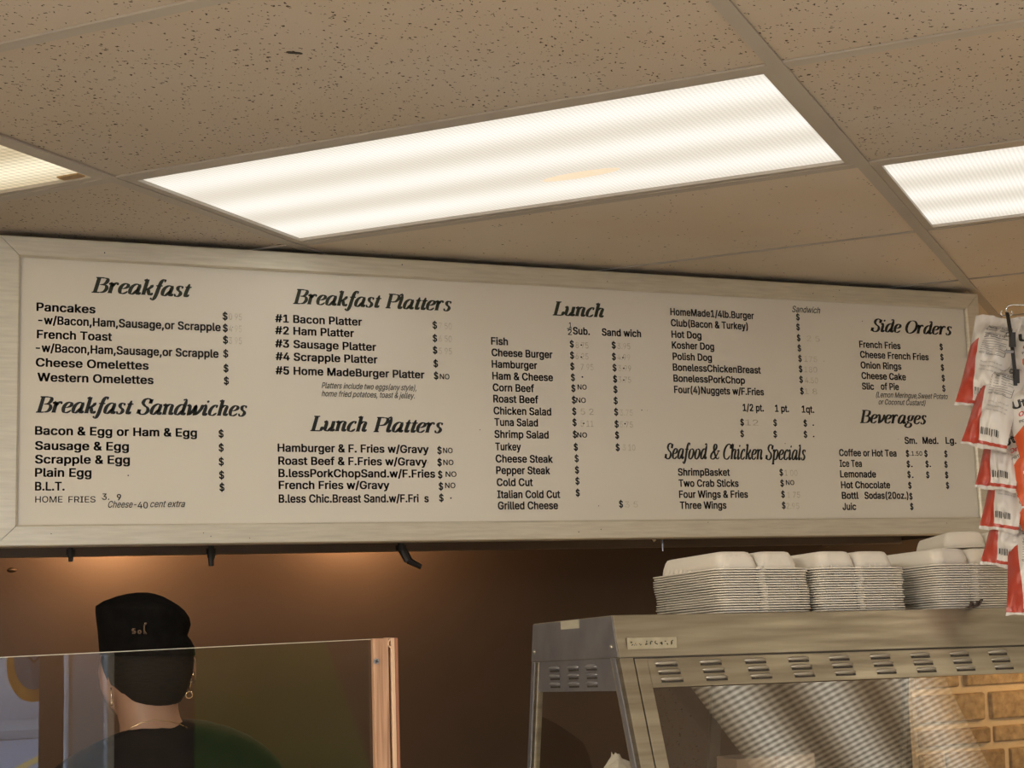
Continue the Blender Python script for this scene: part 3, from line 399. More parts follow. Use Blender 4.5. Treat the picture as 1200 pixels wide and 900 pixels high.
# ---- lettering
# outlines of a plain grotesque alphabet, in thousandths: letter, advance | contour | contour ...
OUTL = ' 188|;;"321|78,318 70,509 136,509 128,318|193,318 185,509 250,509 243,318;;#440|242,0 326,509 377,509 294,0|10,140 19,192 400,192 391,140|64,0 147,509 198,509 115,0|40,316 49,368 429,368 421,316;;$447|202,-74 202,583 244,583 244,-74|224,-9 188,-7 156,-1 128,9 102,23 81,40 64,60 51,83 42,109 38,137 104,137 108,118 114,102 123,88 136,76 150,66 166,59 185,53 204,50 224,49 246,50 267,54 286,60 303,69 317,79 329,92 338,106 344,122 346,139 344,154 340,168 332,179 322,189 310,197 296,205 245,222 184,239 145,253 112,269 86,289 67,313 56,341 52,372 54,400 62,425 75,448 92,468 113,484 138,498 165,508 195,514 227,516 259,514 289,508 316,498 340,484 360,468 377,449 390,427 398,403 401,378 337,378 332,402 320,421 302,437 280,449 254,456 225,459 204,457 185,454 167,448 152,440 139,430 129,418 121,405 117,391 115,376 117,359 122,345 131,334 142,324 155,315 169,308 212,293 264,279 312,264 328,256 344,248 359,238 372,226 384,213 395,198 402,180 407,161 408,139 406,112 399,87 386,64 370,43 349,25 323,11 294,0 261,-7;;&448|197,-7 165,-5 136,1 110,12 88,26 69,42 54,62 43,84 36,108 34,133 36,154 40,173 47,189 58,205 70,220 85,235 140,279 216,335 237,352 255,375 262,405 260,420 255,434 245,445 233,454 219,459 201,461 168,453 145,431 141,421 138,411 137,399 138,386 141,375 145,363 169,327 204,284 438,0 364,0 171,231 121,293 108,310 96,327 87,344 81,361 77,379 75,398 77,420 82,440 91,458 102,474 117,488 134,499 154,507 176,512 200,513 224,512 246,507 266,499 283,488 297,475 308,459 317,442 322,424 324,404 323,389 320,375 315,362 309,349 301,336 291,325 256,293 154,217 135,202 121,188 110,174 103,161 98,146 97,131 98,115 102,101 109,87 118,76 130,66 143,57 158,51 175,48 193,46 213,48 232,52 251,59 269,69 286,81 301,95 315,112 327,131 336,151 343,174 348,198 349,224 408,224 406,194 403,167 397,144 389,124 380,107 371,92 345,62 333,47 315,30 294,17 271,7 246,-1 221,-5;;\'206|78,318 70,509 136,509 128,318;;(273|89,207 90,244 94,283 101,324 109,364 119,403 132,441 145,477 160,510 177,539 236,539 219,503 204,466 191,428 179,390 169,351 161,313 156,276 152,241 151,207 152,176 155,145 160,115 167,83 177,50 188,16 202,-19 218,-57 236,-96 177,-96 150,-46 128,4 111,55 99,106 92,156;;)273|37,-96 56,-56 72,-18 86,18 97,52 106,85 113,116 118,147 121,177 122,207 121,241 117,276 112,313 104,351 94,390 82,428 69,466 54,503 37,539 97,539 113,510 128,477 142,441 154,403 164,364 173,323 179,283 183,244 184,207 182,156 174,104 161,53 144,3 123,-47 97,-96;;,188|38,-119 68,71 137,71 84,-119;;-453|337,244 337,188 114,188 114,244;;.188|95,-4 83,-3 73,1 63,9 55,18 51,29 50,41 51,53 55,64 63,73 73,81 83,85 95,87 107,85 118,81 128,73 135,64 140,53 141,41 140,29 135,18 128,9 118,1 107,-3;;/249|235,533 71,-76 14,-76 178,533;;0453|227,-7 191,-3 158,7 130,24 105,48 85,77 69,113 57,155 50,202 48,254 50,306 57,353 69,395 85,431 106,461 130,484 159,502 191,512 227,516 262,512 295,502 323,484 348,461 368,431 384,395 396,353 403,306 405,254 403,202 396,155 384,113 368,77 348,48 323,24 295,7 263,-3|227,50 250,52 271,60 290,74 306,92 320,116 330,144 338,176 342,213 344,254 342,295 338,332 330,365 320,393 306,416 290,435 271,449 250,457 227,460 203,457 182,449 163,435 147,416 134,393 123,365 115,332 111,295 109,254 111,213 115,176 123,144 134,116 147,92 163,74 182,60 203,52;;1453|76,0 76,55 391,55 391,0|276,509 276,0 212,0 212,448 209,448 86,358 86,427 198,509;;2453|64,0 64,47 234,229 282,282 294,298 303,312 311,327 316,341 319,356 320,371 319,389 315,405 308,419 298,431 287,441 273,449 258,455 241,458 224,460 205,458 188,454 172,447 159,438 148,427 139,413 132,398 128,381 127,362 66,362 68,391 75,418 86,442 102,464 121,482 143,496 168,507 196,513 225,516 254,513 281,507 306,497 328,482 346,465 361,445 372,423 379,398 381,372 380,354 377,336 371,318 363,299 351,280 336,259 317,235 294,209 267,180 153,60 153,57 389,57 389,0;;3453|218,-7 188,-5 159,1 133,10 108,22 88,38 70,57 57,79 48,104 44,132 109,132 112,115 118,100 126,87 137,76 150,66 165,59 182,54 200,51 219,50 239,51 258,55 275,61 291,69 304,80 315,93 323,108 328,125 329,145 328,163 323,180 316,196 306,211 292,223 275,234 254,241 229,246 201,248 157,248 157,299 288,448 288,452 70,452 70,509 372,509 372,461 211,278 211,289 247,290 279,286 308,276 333,262 354,244 371,222 383,198 391,173 393,145 390,116 383,90 370,66 354,45 333,27 309,12 281,2 251,-5;;4453|40,105 40,158 247,509 311,509 109,166 109,163 413,163 413,105|282,0 282,121 282,146 282,318 343,318 343,0;;5453|221,-7 192,-5 165,1 140,11 118,25 99,41 83,60 71,82 63,105 60,130 122,130 125,115 130,102 138,89 148,78 160,68 173,60 188,54 204,51 221,50 241,51 259,56 276,64 291,75 304,89 314,104 322,122 326,141 328,162 326,183 321,203 314,221 303,237 290,251 275,262 257,270 238,275 218,277 201,276 184,273 167,268 152,262 139,255 128,246 67,253 96,509 366,509 366,452 151,452 134,301 136,301 148,311 162,318 178,325 194,330 212,333 229,334 252,332 274,328 294,321 313,311 330,299 345,285 358,269 370,251 379,231 386,210 390,187 391,163 388,132 381,102 369,76 352,52 332,32 309,15 282,3 253,-4;;6453|226,-7 196,-4 168,3 142,15 119,31 100,51 84,74 73,101 66,130 64,162 65,187 71,212 80,239 93,268 112,302 137,340 252,509 322,509 151,261 145,261 165,288 196,307 208,311 221,313 235,314 265,312 291,305 316,295 337,280 355,262 370,240 380,215 387,187 389,157 387,127 379,98 368,73 352,50 333,30 310,14 284,3 257,-4|226,48 245,50 263,55 279,63 293,73 304,86 314,101 322,119 326,137 327,157 326,178 322,196 314,213 304,228 293,241 279,251 263,259 245,264 226,265 207,264 190,259 174,252 160,241 148,229 138,214 131,197 126,179 125,158 126,138 131,119 138,102 148,86 160,73 174,63 190,55 207,50;;7453|97,0 323,448 323,452 62,452 62,509 391,509 391,449 165,0;;8453|226,-7 193,-5 163,1 136,11 111,25 91,42 74,62 62,84 54,109 52,135 53,156 58,176 65,195 75,212 87,228 101,241 117,252 134,260 153,265 153,267 129,276 109,289 93,308 80,330 73,354 70,380 73,405 79,429 90,450 106,469 124,485 146,498 170,508 197,514 226,516 255,514 282,508 306,498 328,485 346,469 361,450 373,429 379,405 382,380 379,354 372,330 359,308 343,289 323,276 300,267 300,265 319,260 335,252 351,241 365,228 377,212 387,195 395,176 399,156 401,135 398,109 391,84 378,62 362,42 341,25 317,11 289,1 259,-5|226,49 248,50 267,54 285,60 300,69 313,79 323,91 331,106 335,121 337,139 335,157 330,173 322,189 312,202 298,213 283,223 265,230 247,234 226,235 206,234 187,230 169,223 154,213 140,202 130,189 122,173 117,157 115,139 117,121 121,106 129,91 139,79 152,69 167,60 185,54 205,50|226,290 244,291 260,294 274,300 287,308 298,318 307,330 314,344 318,359 319,376 318,392 314,407 308,420 299,432 288,442 275,449 260,455 244,459 226,460 208,459 192,455 177,449 164,442 153,432 145,420 138,407 134,392 133,376 134,359 138,344 145,330 154,318 165,308 178,300 193,294 209,291;;9453|226,516 256,513 285,506 310,494 333,478 352,458 368,434 380,408 387,378 389,347 387,322 382,296 373,270 359,240 340,207 315,168 200,0 130,0 301,248 307,248 287,221 257,202 245,198 232,195 218,195 188,197 161,203 137,214 116,229 98,247 83,269 72,294 66,321 64,352 66,382 73,411 85,436 101,459 120,479 143,494 168,506 196,513|226,460 207,459 190,454 174,446 160,435 148,423 138,407 131,390 127,372 125,352 127,331 131,313 138,295 148,280 160,268 174,257 190,250 207,245 226,243 245,245 263,249 279,257 293,267 305,280 314,295 322,312 326,330 327,350 326,371 322,390 314,407 305,422 293,435 279,446 263,454 245,459;;A480|16,0 201,509 276,509 463,0 395,0 287,302 264,372 232,478 245,478 213,371 191,302 85,0|110,142 110,199 370,199 370,142;;B456|60,0 60,509 241,509 274,507 304,501 329,491 350,477 367,461 381,442 390,421 396,398 398,374 397,353 393,336 387,320 378,307 368,295 356,286 343,278 329,272 315,267 315,262 331,260 347,254 363,245 378,234 391,220 402,203 411,184 416,161 418,136 416,111 410,88 400,67 386,48 368,31 344,18 317,8 284,2 247,0|125,57 245,57 281,60 309,67 330,80 344,96 353,115 355,137 354,153 350,169 342,184 333,197 320,209 306,218 289,225 269,229 248,231 125,231|125,285 238,285 256,287 273,290 288,296 302,304 314,314 323,326 330,340 335,355 336,372 333,393 326,412 313,429 294,442 270,449 240,452 125,452;;C510|267,-7 225,-3 186,7 150,25 119,49 92,79 70,115 53,157 44,203 40,254 44,305 53,352 70,393 92,429 119,459 150,484 186,501 225,512 267,516 293,514 317,511 340,504 362,496 383,485 402,471 419,456 435,438 448,418 459,397 467,373 473,348 408,348 404,365 397,380 389,395 380,407 369,418 357,428 344,437 330,444 315,449 300,453 284,455 267,456 237,453 209,445 184,432 161,414 141,391 125,364 113,332 106,295 103,254 106,213 113,177 125,145 141,117 161,94 184,76 210,63 237,56 267,53 284,54 300,56 315,60 330,65 344,72 357,81 369,90 380,102 389,114 397,128 404,144 408,160 473,160 467,135 459,112 448,91 435,71 420,53 402,38 383,24 363,13 341,5 317,-2 293,-6;;D502|219,0 96,0 96,57 215,57 254,60 288,68 318,81 343,99 363,122 379,149 390,181 397,216 399,255 397,294 390,329 379,361 364,388 344,410 320,428 291,441 258,449 221,452 93,452 93,509 225,509 273,505 315,495 353,478 385,455 412,426 433,391 449,351 458,306 462,255 458,205 449,159 433,119 411,83 384,54 351,31 312,14 268,3|125,509 125,0 60,0 60,509;;E419|60,0 60,509 372,509 372,452 125,452 125,286 355,286 355,229 125,229 125,57 375,57 375,0;;F410|60,0 60,509 369,509 369,452 125,452 125,278 346,278 346,221 125,221 125,0;;G520|269,-7 225,-3 185,7 149,25 118,49 91,79 69,116 53,157 43,203 40,254 43,305 53,352 69,393 91,429 117,459 149,484 184,501 223,512 265,516 291,514 316,510 340,504 363,494 384,483 403,469 421,453 436,436 449,416 460,395 468,373 474,349 408,349 402,365 395,379 387,393 378,406 368,417 356,427 344,436 330,443 315,448 300,453 283,455 265,456 236,453 209,445 183,432 160,414 141,392 125,364 113,332 106,295 103,254 106,213 113,177 125,145 141,117 161,95 184,76 210,63 238,56 269,53 296,55 322,61 345,71 365,85 382,102 396,123 407,147 413,173 415,202 434,199 283,199 283,256 478,256 478,200 475,160 466,124 451,91 431,62 406,38 377,19 344,5 308,-4;;H517|60,0 60,509 125,509 125,289 392,289 392,509 457,509 457,0 392,0 392,232 125,232 125,0;;I300|31,0 31,57 118,57 118,452 31,452 31,509 269,509 269,452 183,452 183,57 269,57 269,0;;J396|185,-7 143,-2 106,11 75,33 52,63 38,100 33,145 33,173 98,173 98,145 100,117 108,93 122,74 139,61 160,53 185,50 209,53 230,61 248,74 261,93 269,117 272,145 272,509 336,509 336,145 332,100 318,63 294,33 263,11 227,-2;;K467|104,145 104,216 139,261 174,303 212,344 364,509 448,509 231,276 228,276|60,0 60,509 125,509 125,334 124,225 125,193 125,0|372,0 188,259 228,309 449,0;;L393|60,0 60,509 125,509 125,57 361,57 361,0;;M628|60,0 60,509 152,509 277,187 287,159 299,123 311,84 322,49 307,49 318,83 330,121 342,158 352,187 476,509 568,509 568,0 504,0 504,291 504,327 505,369 506,413 507,457 513,457 498,409 482,363 467,322 456,291 342,0 286,0 170,291 159,321 145,361 129,408 112,457 119,457 120,416 121,372 122,328 122,291 122,0;;N523|60,0 60,509 136,509 343,183 363,151 388,107 414,55 405,54 401,108 399,157 399,195 399,509 463,509 463,0 387,0 202,290 177,331 148,381 108,452 119,454 122,384 124,328 125,291 125,0;;O533|267,-7 225,-3 186,7 150,25 119,49 92,79 70,115 53,157 44,203 40,254 44,305 53,352 70,393 92,429 119,459 150,484 186,501 225,512 267,516 309,512 348,501 384,484 415,459 442,429 464,393 480,352 490,305 493,254 490,203 480,157 464,115 442,79 415,49 384,25 348,7 309,-3|267,53 296,55 324,63 349,76 372,94 392,116 408,144 420,176 428,213 430,254 428,295 420,332 408,365 392,392 372,415 349,433 324,446 296,453 267,456 237,453 210,445 184,433 161,415 142,392 125,364 113,332 106,295 103,254 106,213 113,176 125,144 142,117 161,94 184,76 210,63 237,55;;P445|60,0 60,509 235,509 272,506 305,499 332,487 356,471 375,452 390,430 400,404 407,377 409,348 407,318 400,291 390,265 375,243 356,223 332,207 305,195 272,188 235,186 125,186 125,242 233,242 257,244 279,248 297,256 312,266 324,279 333,294 339,310 343,328 344,348 343,367 339,385 333,402 324,416 312,428 297,439 279,446 257,451 232,452 125,452 125,0;;Q533|245,159 313,159 369,85 384,65 468,-48 401,-48 346,27 331,46|267,-7 225,-3 186,7 150,25 119,49 92,79 70,115 53,157 44,203 40,254 44,305 53,352 70,393 92,429 119,459 150,484 186,501 225,512 267,516 309,512 348,501 384,484 415,459 442,429 464,393 480,352 490,305 493,254 490,203 480,157 464,115 442,79 415,49 384,25 348,7 309,-3|267,53 296,55 324,63 349,76 372,94 392,116 408,144 420,176 428,213 430,254 428,295 420,332 408,365 392,392 372,415 349,433 324,446 296,453 267,456 237,453 210,445 184,433 161,415 142,392 125,364 113,332 106,295 103,254 106,213 113,176 125,144 142,117 161,94 184,76 210,63 237,55;;R449|60,0 60,509 236,509 273,506 305,500 333,489 356,473 376,455 390,433 401,408 407,381 409,352 407,323 401,296 390,271 376,250 356,232 333,217 305,206 273,200 236,198 96,198 96,255 234,255 258,256 280,260 298,267 313,276 325,287 334,300 340,316 344,333 345,352 344,371 340,389 334,405 325,419 313,430 298,440 279,446 258,451 233,452 125,452 125,0|353,0 230,229 303,229 428,0;;S447|224,-9 188,-7 156,-1 128,9 102,23 81,40 64,60 51,83 42,109 38,137 104,137 108,118 114,102 123,88 136,76 150,66 166,59 185,53 204,50 224,49 246,50 267,54 286,60 303,69 317,79 329,92 338,106 344,122 346,139 344,154 340,168 332,179 322,189 310,197 296,205 245,222 184,239 145,253 112,269 86,289 67,313 56,341 52,372 54,400 62,425 75,448 92,468 113,484 138,498 165,508 195,514 227,516 259,514 289,508 316,498 340,484 360,468 377,449 390,427 398,403 401,378 337,378 332,402 320,421 302,437 280,449 254,456 225,459 204,457 185,454 167,448 152,440 139,430 129,418 121,405 117,391 115,376 117,359 122,345 131,334 142,324 155,315 169,308 212,293 264,279 312,264 328,256 344,248 359,238 372,226 384,213 395,198 402,180 407,161 408,139 406,112 399,87 386,64 370,43 349,25 323,11 294,0 261,-7;;T449|32,452 32,509 417,509 417,452 257,452 257,0 193,0 193,452;;U517|259,-8 220,-6 186,2 154,15 126,33 103,55 85,80 71,108 63,140 60,173 60,509 124,509 124,178 126,155 132,133 141,113 153,95 169,80 187,68 208,59 232,53 259,52 285,53 309,59 331,68 349,80 364,95 377,113 385,133 391,155 393,178 393,509 457,509 457,173 454,140 446,108 433,80 414,55 391,33 363,15 332,2 297,-6;;V480|204,0 16,509 84,509 192,206 215,137 248,31 235,31 267,138 290,206 395,509 463,509 278,0;;W686|155,0 16,509 82,509 163,196 175,145 187,94 197,40 189,40 200,94 211,145 224,196 306,509 380,509 462,196 474,145 486,94 497,40 488,40 499,94 510,145 523,196 603,509 670,509 530,0 455,0 368,323 351,391 336,475 350,475 335,395 318,323 230,0;;X474|18,0 217,284 217,236 29,509 104,509 178,400 204,361 223,329 243,292 232,292 252,329 272,361 298,400 374,509 446,509 259,239 259,287 456,0 382,0 292,129 268,165 250,195 230,231 244,231 225,196 206,166 182,129 91,0;;Y472|203,0 203,208 16,509 91,509 192,344 222,292 250,230 224,230 251,293 280,344 381,509 455,509 268,208 268,0;;a389|160,-9 137,-7 115,-3 94,5 76,15 60,29 48,45 38,63 32,84 30,108 32,128 36,146 43,161 53,174 64,184 78,193 92,200 108,206 125,211 178,220 234,227 265,235 276,255 276,257 275,272 272,285 267,297 260,307 251,315 240,322 227,327 212,330 196,331 178,330 163,327 149,322 118,301 100,274 41,291 51,313 64,331 79,346 95,358 114,368 133,375 153,380 173,383 194,384 239,379 255,375 271,369 286,360 300,350 312,336 322,320 330,301 335,278 337,251 337,0 277,0 277,52 272,52 252,25 242,16 229,8 215,1 199,-4 181,-7|170,45 192,47 211,51 228,59 242,68 254,80 263,93 270,108 274,122 276,138 276,190 259,182 231,176 200,171 175,168 134,159 122,153 112,147 103,139 97,130 93,118 92,105 93,93 96,82 102,72 109,64 119,57 130,52 142,48 156,46;;b424|229,-8 208,-7 189,-3 172,4 159,12 147,21 138,31 118,59 112,59 112,0 53,0 53,509 114,509 114,319 118,319 137,346 147,355 158,364 171,373 188,379 207,383 229,384 259,382 287,374 313,361 335,342 354,320 370,293 381,261 388,227 390,189 388,151 381,116 370,84 355,57 336,34 313,16 288,3 260,-6|220,47 242,49 262,55 279,66 294,80 306,97 316,117 323,139 327,163 328,189 327,215 323,239 316,261 307,281 295,298 280,311 262,322 243,328 220,330 198,328 178,322 161,312 147,299 134,282 125,263 118,241 114,216 113,189 114,162 118,138 125,115 135,95 147,78 162,65 179,55 198,49;;c396|207,-8 174,-5 144,3 117,16 93,35 72,58 56,85 44,116 37,150 34,187 37,225 44,260 56,291 72,318 93,341 117,360 144,374 174,382 207,384 226,384 243,381 260,377 276,371 291,364 305,356 318,346 330,335 340,322 349,308 356,293 362,277 303,262 290,289 270,311 242,325 207,330 184,328 163,321 145,310 130,296 118,278 108,258 102,236 98,212 96,187 98,163 102,139 108,117 118,97 130,80 145,66 163,55 184,49 207,46 243,52 271,66 292,89 304,117 363,102 357,86 350,70 341,56 331,43 319,32 306,21 292,12 277,5 261,-1 244,-5 226,-7;;d424|195,-8 165,-6 137,3 111,16 89,34 70,57 55,84 43,116 36,151 34,189 36,227 43,261 55,293 70,320 89,342 112,361 137,374 165,382 196,384 218,383 237,379 253,373 267,364 278,355 287,346 306,319 311,319 311,509 372,509 372,0 313,0 313,59 307,59 287,31 277,21 266,12 252,4 236,-3 217,-7|205,47 226,49 246,55 263,65 278,78 290,95 299,115 306,138 310,162 312,189 310,216 306,241 300,263 290,282 278,299 263,312 246,322 227,328 205,330 182,328 162,322 145,311 130,298 118,281 108,261 102,239 98,215 96,189 98,163 102,139 109,117 118,97 130,80 145,66 162,55 182,49;;e404|212,-8 177,-5 145,3 117,16 92,35 72,58 56,85 44,116 37,150 34,187 36,224 44,258 55,290 71,317 91,340 115,359 142,373 172,382 205,384 226,383 246,380 266,374 285,366 303,355 319,341 334,324 347,305 357,282 365,256 370,227 371,194 371,169 75,169 75,221 338,221 310,202 308,226 304,248 298,269 288,286 277,301 263,314 246,323 227,328 205,330 183,328 164,323 146,313 131,301 119,286 109,270 102,251 97,231 96,211 96,178 98,151 102,127 110,106 121,88 135,73 151,61 169,53 190,48 212,46 227,47 241,49 254,53 265,58 276,65 285,73 294,82 300,93 306,105 365,91 358,72 348,55 335,39 320,26 302,14 283,4 261,-3 237,-7;;f254|228,379 228,327 6,327 6,379|81,0 81,432 82,452 87,470 96,486 107,499 120,510 135,519 152,525 169,529 187,530 222,527 243,521 227,468 215,472 195,474 178,472 164,468 154,460 147,449 143,435 142,419 142,0;;g425|207,-151 180,-149 156,-146 134,-140 114,-132 97,-122 82,-110 70,-97 59,-84 51,-69 101,-41 122,-66 131,-74 142,-82 154,-88 169,-93 187,-96 207,-97 236,-95 261,-87 282,-75 298,-58 308,-34 311,-6 311,68 306,68 287,41 277,32 266,23 252,16 236,10 217,6 195,5 165,7 138,14 113,27 90,43 71,65 55,90 43,120 36,154 34,191 36,229 43,263 55,293 71,320 90,342 112,361 138,374 166,382 196,384 218,383 237,379 253,373 267,365 279,356 288,346 308,319 313,319 313,379 372,379 372,-9 370,-40 363,-67 350,-90 334,-109 314,-124 291,-136 265,-144 237,-149|205,59 227,61 246,66 264,75 278,87 290,103 300,121 307,142 311,166 312,193 311,219 307,242 300,264 291,283 279,299 264,312 247,322 227,328 205,330 182,328 163,322 145,312 130,298 118,282 109,262 102,241 98,218 96,193 98,167 102,144 109,123 118,104 131,88 145,76 163,66 183,61;;h410|114,227 114,0 53,0 53,509 114,509 114,287 102,287 116,319 132,344 152,362 175,374 200,382 227,384 252,383 275,377 295,369 313,356 328,340 341,321 350,298 355,271 357,240 357,0 296,0 296,235 293,263 286,286 273,304 256,318 235,326 210,329 192,328 176,324 161,317 147,308 136,297 126,283 119,266 115,248;;i167|53,0 53,379 114,379 114,0|84,443 73,444 63,448 54,455 47,463 43,472 41,483 43,494 47,504 54,512 63,518 73,522 84,524 95,522 105,518 114,512 121,504 125,494 126,483 125,472 121,463 114,455 105,448 95,444;;j167|53,379 114,379 114,-30 112,-52 108,-72 102,-90 92,-106 80,-119 65,-129 47,-137 27,-141 4,-143 -10,-143 -10,-87 2,-87 18,-85 31,-80 40,-72 47,-61 51,-46 53,-29|83,443 72,444 62,448 53,455 47,463 42,472 41,483 42,494 47,504 53,512 62,518 72,522 83,524 95,522 105,518 114,512 120,504 125,494 126,483 125,472 120,463 114,455 105,448 95,444;;k381|110,137 110,212 121,212 284,379 360,379 184,199 177,199|53,0 53,509 114,509 114,0|294,0 148,186 191,229 372,0;;l189|139,-2 112,0 91,8 74,20 62,37 55,59 53,84 53,509 114,509 114,99 114,83 117,71 120,62 126,57 135,53 146,52 160,53 170,54 181,3 162,-1;;m610|53,0 53,379 112,379 112,295 108,295 114,314 122,331 132,346 144,358 158,368 172,376 187,382 203,385 219,386 245,383 268,375 287,361 303,342 314,320 321,295 312,295 318,312 326,329 337,343 350,356 364,366 381,375 398,381 417,385 437,386 458,385 478,380 497,372 514,361 529,346 541,328 550,307 555,283 557,255 557,0 496,0 496,254 493,279 485,298 473,313 456,323 438,329 419,330 402,329 387,326 374,320 363,312 353,302 345,290 340,277 336,263 335,247 335,0 274,0 274,260 272,280 265,297 253,311 238,322 220,328 199,330 185,329 171,326 158,320 145,312 135,302 126,289 119,274 115,257 114,238 114,0;;n410|114,227 114,0 53,0 53,379 112,379 112,287 102,287 116,319 132,344 152,362 175,374 200,382 227,384 252,383 275,377 295,369 313,356 328,340 341,321 350,298 355,271 357,240 357,0 296,0 296,235 293,263 286,286 273,304 256,318 235,326 210,329 192,328 176,324 161,317 147,308 136,297 126,283 119,266 115,248;;o415|207,-8 174,-5 144,3 117,16 93,35 72,58 56,85 44,116 37,150 34,187 37,225 44,260 56,291 72,318 93,341 117,360 144,374 174,382 207,384 241,382 271,374 299,360 323,341 343,318 359,291 371,260 379,225 381,187 379,150 371,116 359,85 343,58 323,35 299,16 271,3 241,-5|207,46 231,49 252,55 270,66 285,80 298,97 307,117 314,139 318,163 319,187 318,212 314,236 307,258 298,278 285,296 270,310 252,321 231,328 207,330 184,328 163,321 145,310 130,296 118,278 108,258 102,236 98,212 96,187 98,163 102,139 108,117 118,97 130,80 145,66 163,55 184,49;;p424|53,-143 53,379 112,379 112,319 118,319 137,346 147,355 158,364 171,373 188,379 207,383 229,384 259,382 287,374 313,361 335,342 354,320 370,293 381,261 388,227 390,189 388,151 381,116 370,84 355,57 336,34 313,16 288,3 260,-6 229,-8 208,-7 189,-3 173,4 159,12 147,21 138,31 118,59 114,59 114,-143|220,47 242,49 262,55 279,66 294,80 306,97 316,117 323,139 327,163 328,189 327,215 323,239 316,261 307,281 295,298 280,311 262,322 243,328 220,330 198,328 178,322 161,312 147,299 134,282 125,263 118,241 114,216 113,189 114,162 118,138 125,115 135,95 147,78 162,65 179,55 198,49;;q424|372,-143 311,-143 311,59 306,59 287,31 277,21 266,12 252,4 236,-3 217,-7 195,-8 165,-6 137,3 111,16 89,34 70,57 55,84 43,116 36,151 34,189 36,227 43,261 55,293 70,320 89,342 112,361 137,374 165,382 196,384 218,383 237,379 253,373 267,364 278,355 287,346 307,319 313,319 313,379 372,379|205,47 226,49 246,55 263,65 278,78 290,95 299,115 306,138 310,162 312,189 310,216 306,241 300,263 290,282 278,299 263,312 246,322 227,328 205,330 182,328 162,322 145,311 130,298 118,281 108,261 102,239 98,215 96,189 98,163 102,139 109,117 118,97 130,80 145,66 162,55 182,49;;r259|53,0 53,379 112,379 112,321 115,321 124,339 137,354 152,367 171,377 191,383 213,385 229,384 243,384 243,322 230,324 207,326 190,324 174,321 159,315 146,306 135,296 126,284 119,269 115,254 114,237 114,0;;s365|182,-8 157,-7 133,-3 112,3 93,12 76,24 62,38 50,54 41,73 36,94 94,107 101,87 111,72 124,60 141,52 160,47 181,45 206,47 227,53 244,62 258,74 265,88 268,103 266,115 262,126 254,136 243,144 229,150 212,155 149,170 118,180 92,192 72,208 58,227 50,249 47,274 49,295 55,314 65,332 79,347 95,360 115,370 137,378 161,383 187,384 212,383 234,379 254,372 271,363 286,352 299,339 309,324 318,308 324,290 268,277 262,291 254,304 243,316 228,325 210,331 187,333 166,331 147,326 131,317 119,305 111,292 109,277 110,264 115,253 124,243 136,235 152,229 172,223 229,209 261,200 287,187 306,171 320,153 328,131 331,107 329,85 323,65 312,47 298,31 281,18 260,6 236,-2 210,-7;;t227|204,379 204,327 6,327 6,379|65,471 126,471 126,98 127,83 130,70 136,61 144,55 156,51 170,50 185,51 202,54 213,2 192,-3 168,-4 138,-1 113,7 92,21 77,41 68,64 65,93;;u410|182,-5 158,-3 135,2 115,11 97,23 82,39 69,59 60,82 54,109 53,139 53,379 114,379 114,144 116,117 124,94 137,75 154,61 175,53 200,50 218,51 234,55 249,62 263,71 274,83 283,97 290,113 295,132 296,153 296,379 357,379 357,0 298,0 298,92 307,92 294,60 277,35 257,17 234,5 209,-3;;v389|163,0 17,379 84,379 165,155 187,87 206,21 184,21 203,87 224,155 305,379 371,379 226,0;;w567|138,0 23,379 87,379 133,214 154,137 175,41 165,41 186,135 206,214 252,379 316,379 362,214 382,136 402,41 391,41 413,135 434,214 480,379 545,379 429,0 368,0 319,172 305,225 291,280 277,338 291,338 277,280 263,225 248,172 199,0;;x379|21,0 171,218 171,171 29,379 100,379 147,306 179,253 207,206 175,206 202,253 233,306 282,379 352,379 209,169 209,214 358,0 287,0 231,85 200,136 173,182 205,182 178,136 148,85 91,0;;y389|47,-139 61,-86 71,-87 104,-89 113,-86 122,-81 130,-74 138,-64 145,-51 151,-36 163,-1 17,379 84,379 165,155 187,87 206,21 184,21 202,87 224,155 305,379 371,379 204,-58 196,-77 187,-93 177,-107 165,-119 153,-128 139,-136 125,-141 109,-144 91,-145 65,-143;;z380|42,0 42,46 254,320 254,323 48,323 48,379 333,379 333,331 126,60 126,56 339,56 339,0'
GLY = {}
for q_ in OUTL.split(';;'):
    head, *cs = q_[1:].split('|')
    GLY[q_[0]] = (int(head) / 1000, [[tuple(int(v) / 1000 for v in p.split(',')) for p in c.split(' ')] for c in cs if c])
from mathutils.geometry import delaunay_2d_cdt
TRI = {}
def winding(p, P):
    w_ = 0
    for i in range(len(P)):
        (x0, y0), (x1, y1) = P[i - 1], P[i]; side = (x1 - x0) * (p[1] - y0) - (p[0] - x0) * (y1 - y0)
        if y0 <= p[1] < y1 and side > 0: w_ += 1
        elif y1 <= p[1] < y0 and side < 0: w_ -= 1
    return w_
def glyph_tris(c_):
    if c_ in TRI: return TRI[c_]
    cs = [[p for k, p in enumerate(P) if p != P[k - 1]] for P in GLY[c_][1]]
    vs, fs = [], []
    if cs:
        ed = []
        for P in cs: b0 = len(vs); vs += P; ed += [(b0 + i, b0 + (i + 1) % len(P)) for i in range(len(P))]
        v2, _, f2, *_r = delaunay_2d_cdt([Vector(p) for p in vs], ed, [], 0, 1e-6)
        vs = [(v.x, v.y) for v in v2]
        for f in f2:
            c0 = (sum(vs[i][0] for i in f) / len(f), sum(vs[i][1] for i in f) / len(f))
            if sum(winding(c0, P) for P in cs) != 0: fs.append(tuple(f))
    TRI[c_] = (vs, fs); return TRI[c_]
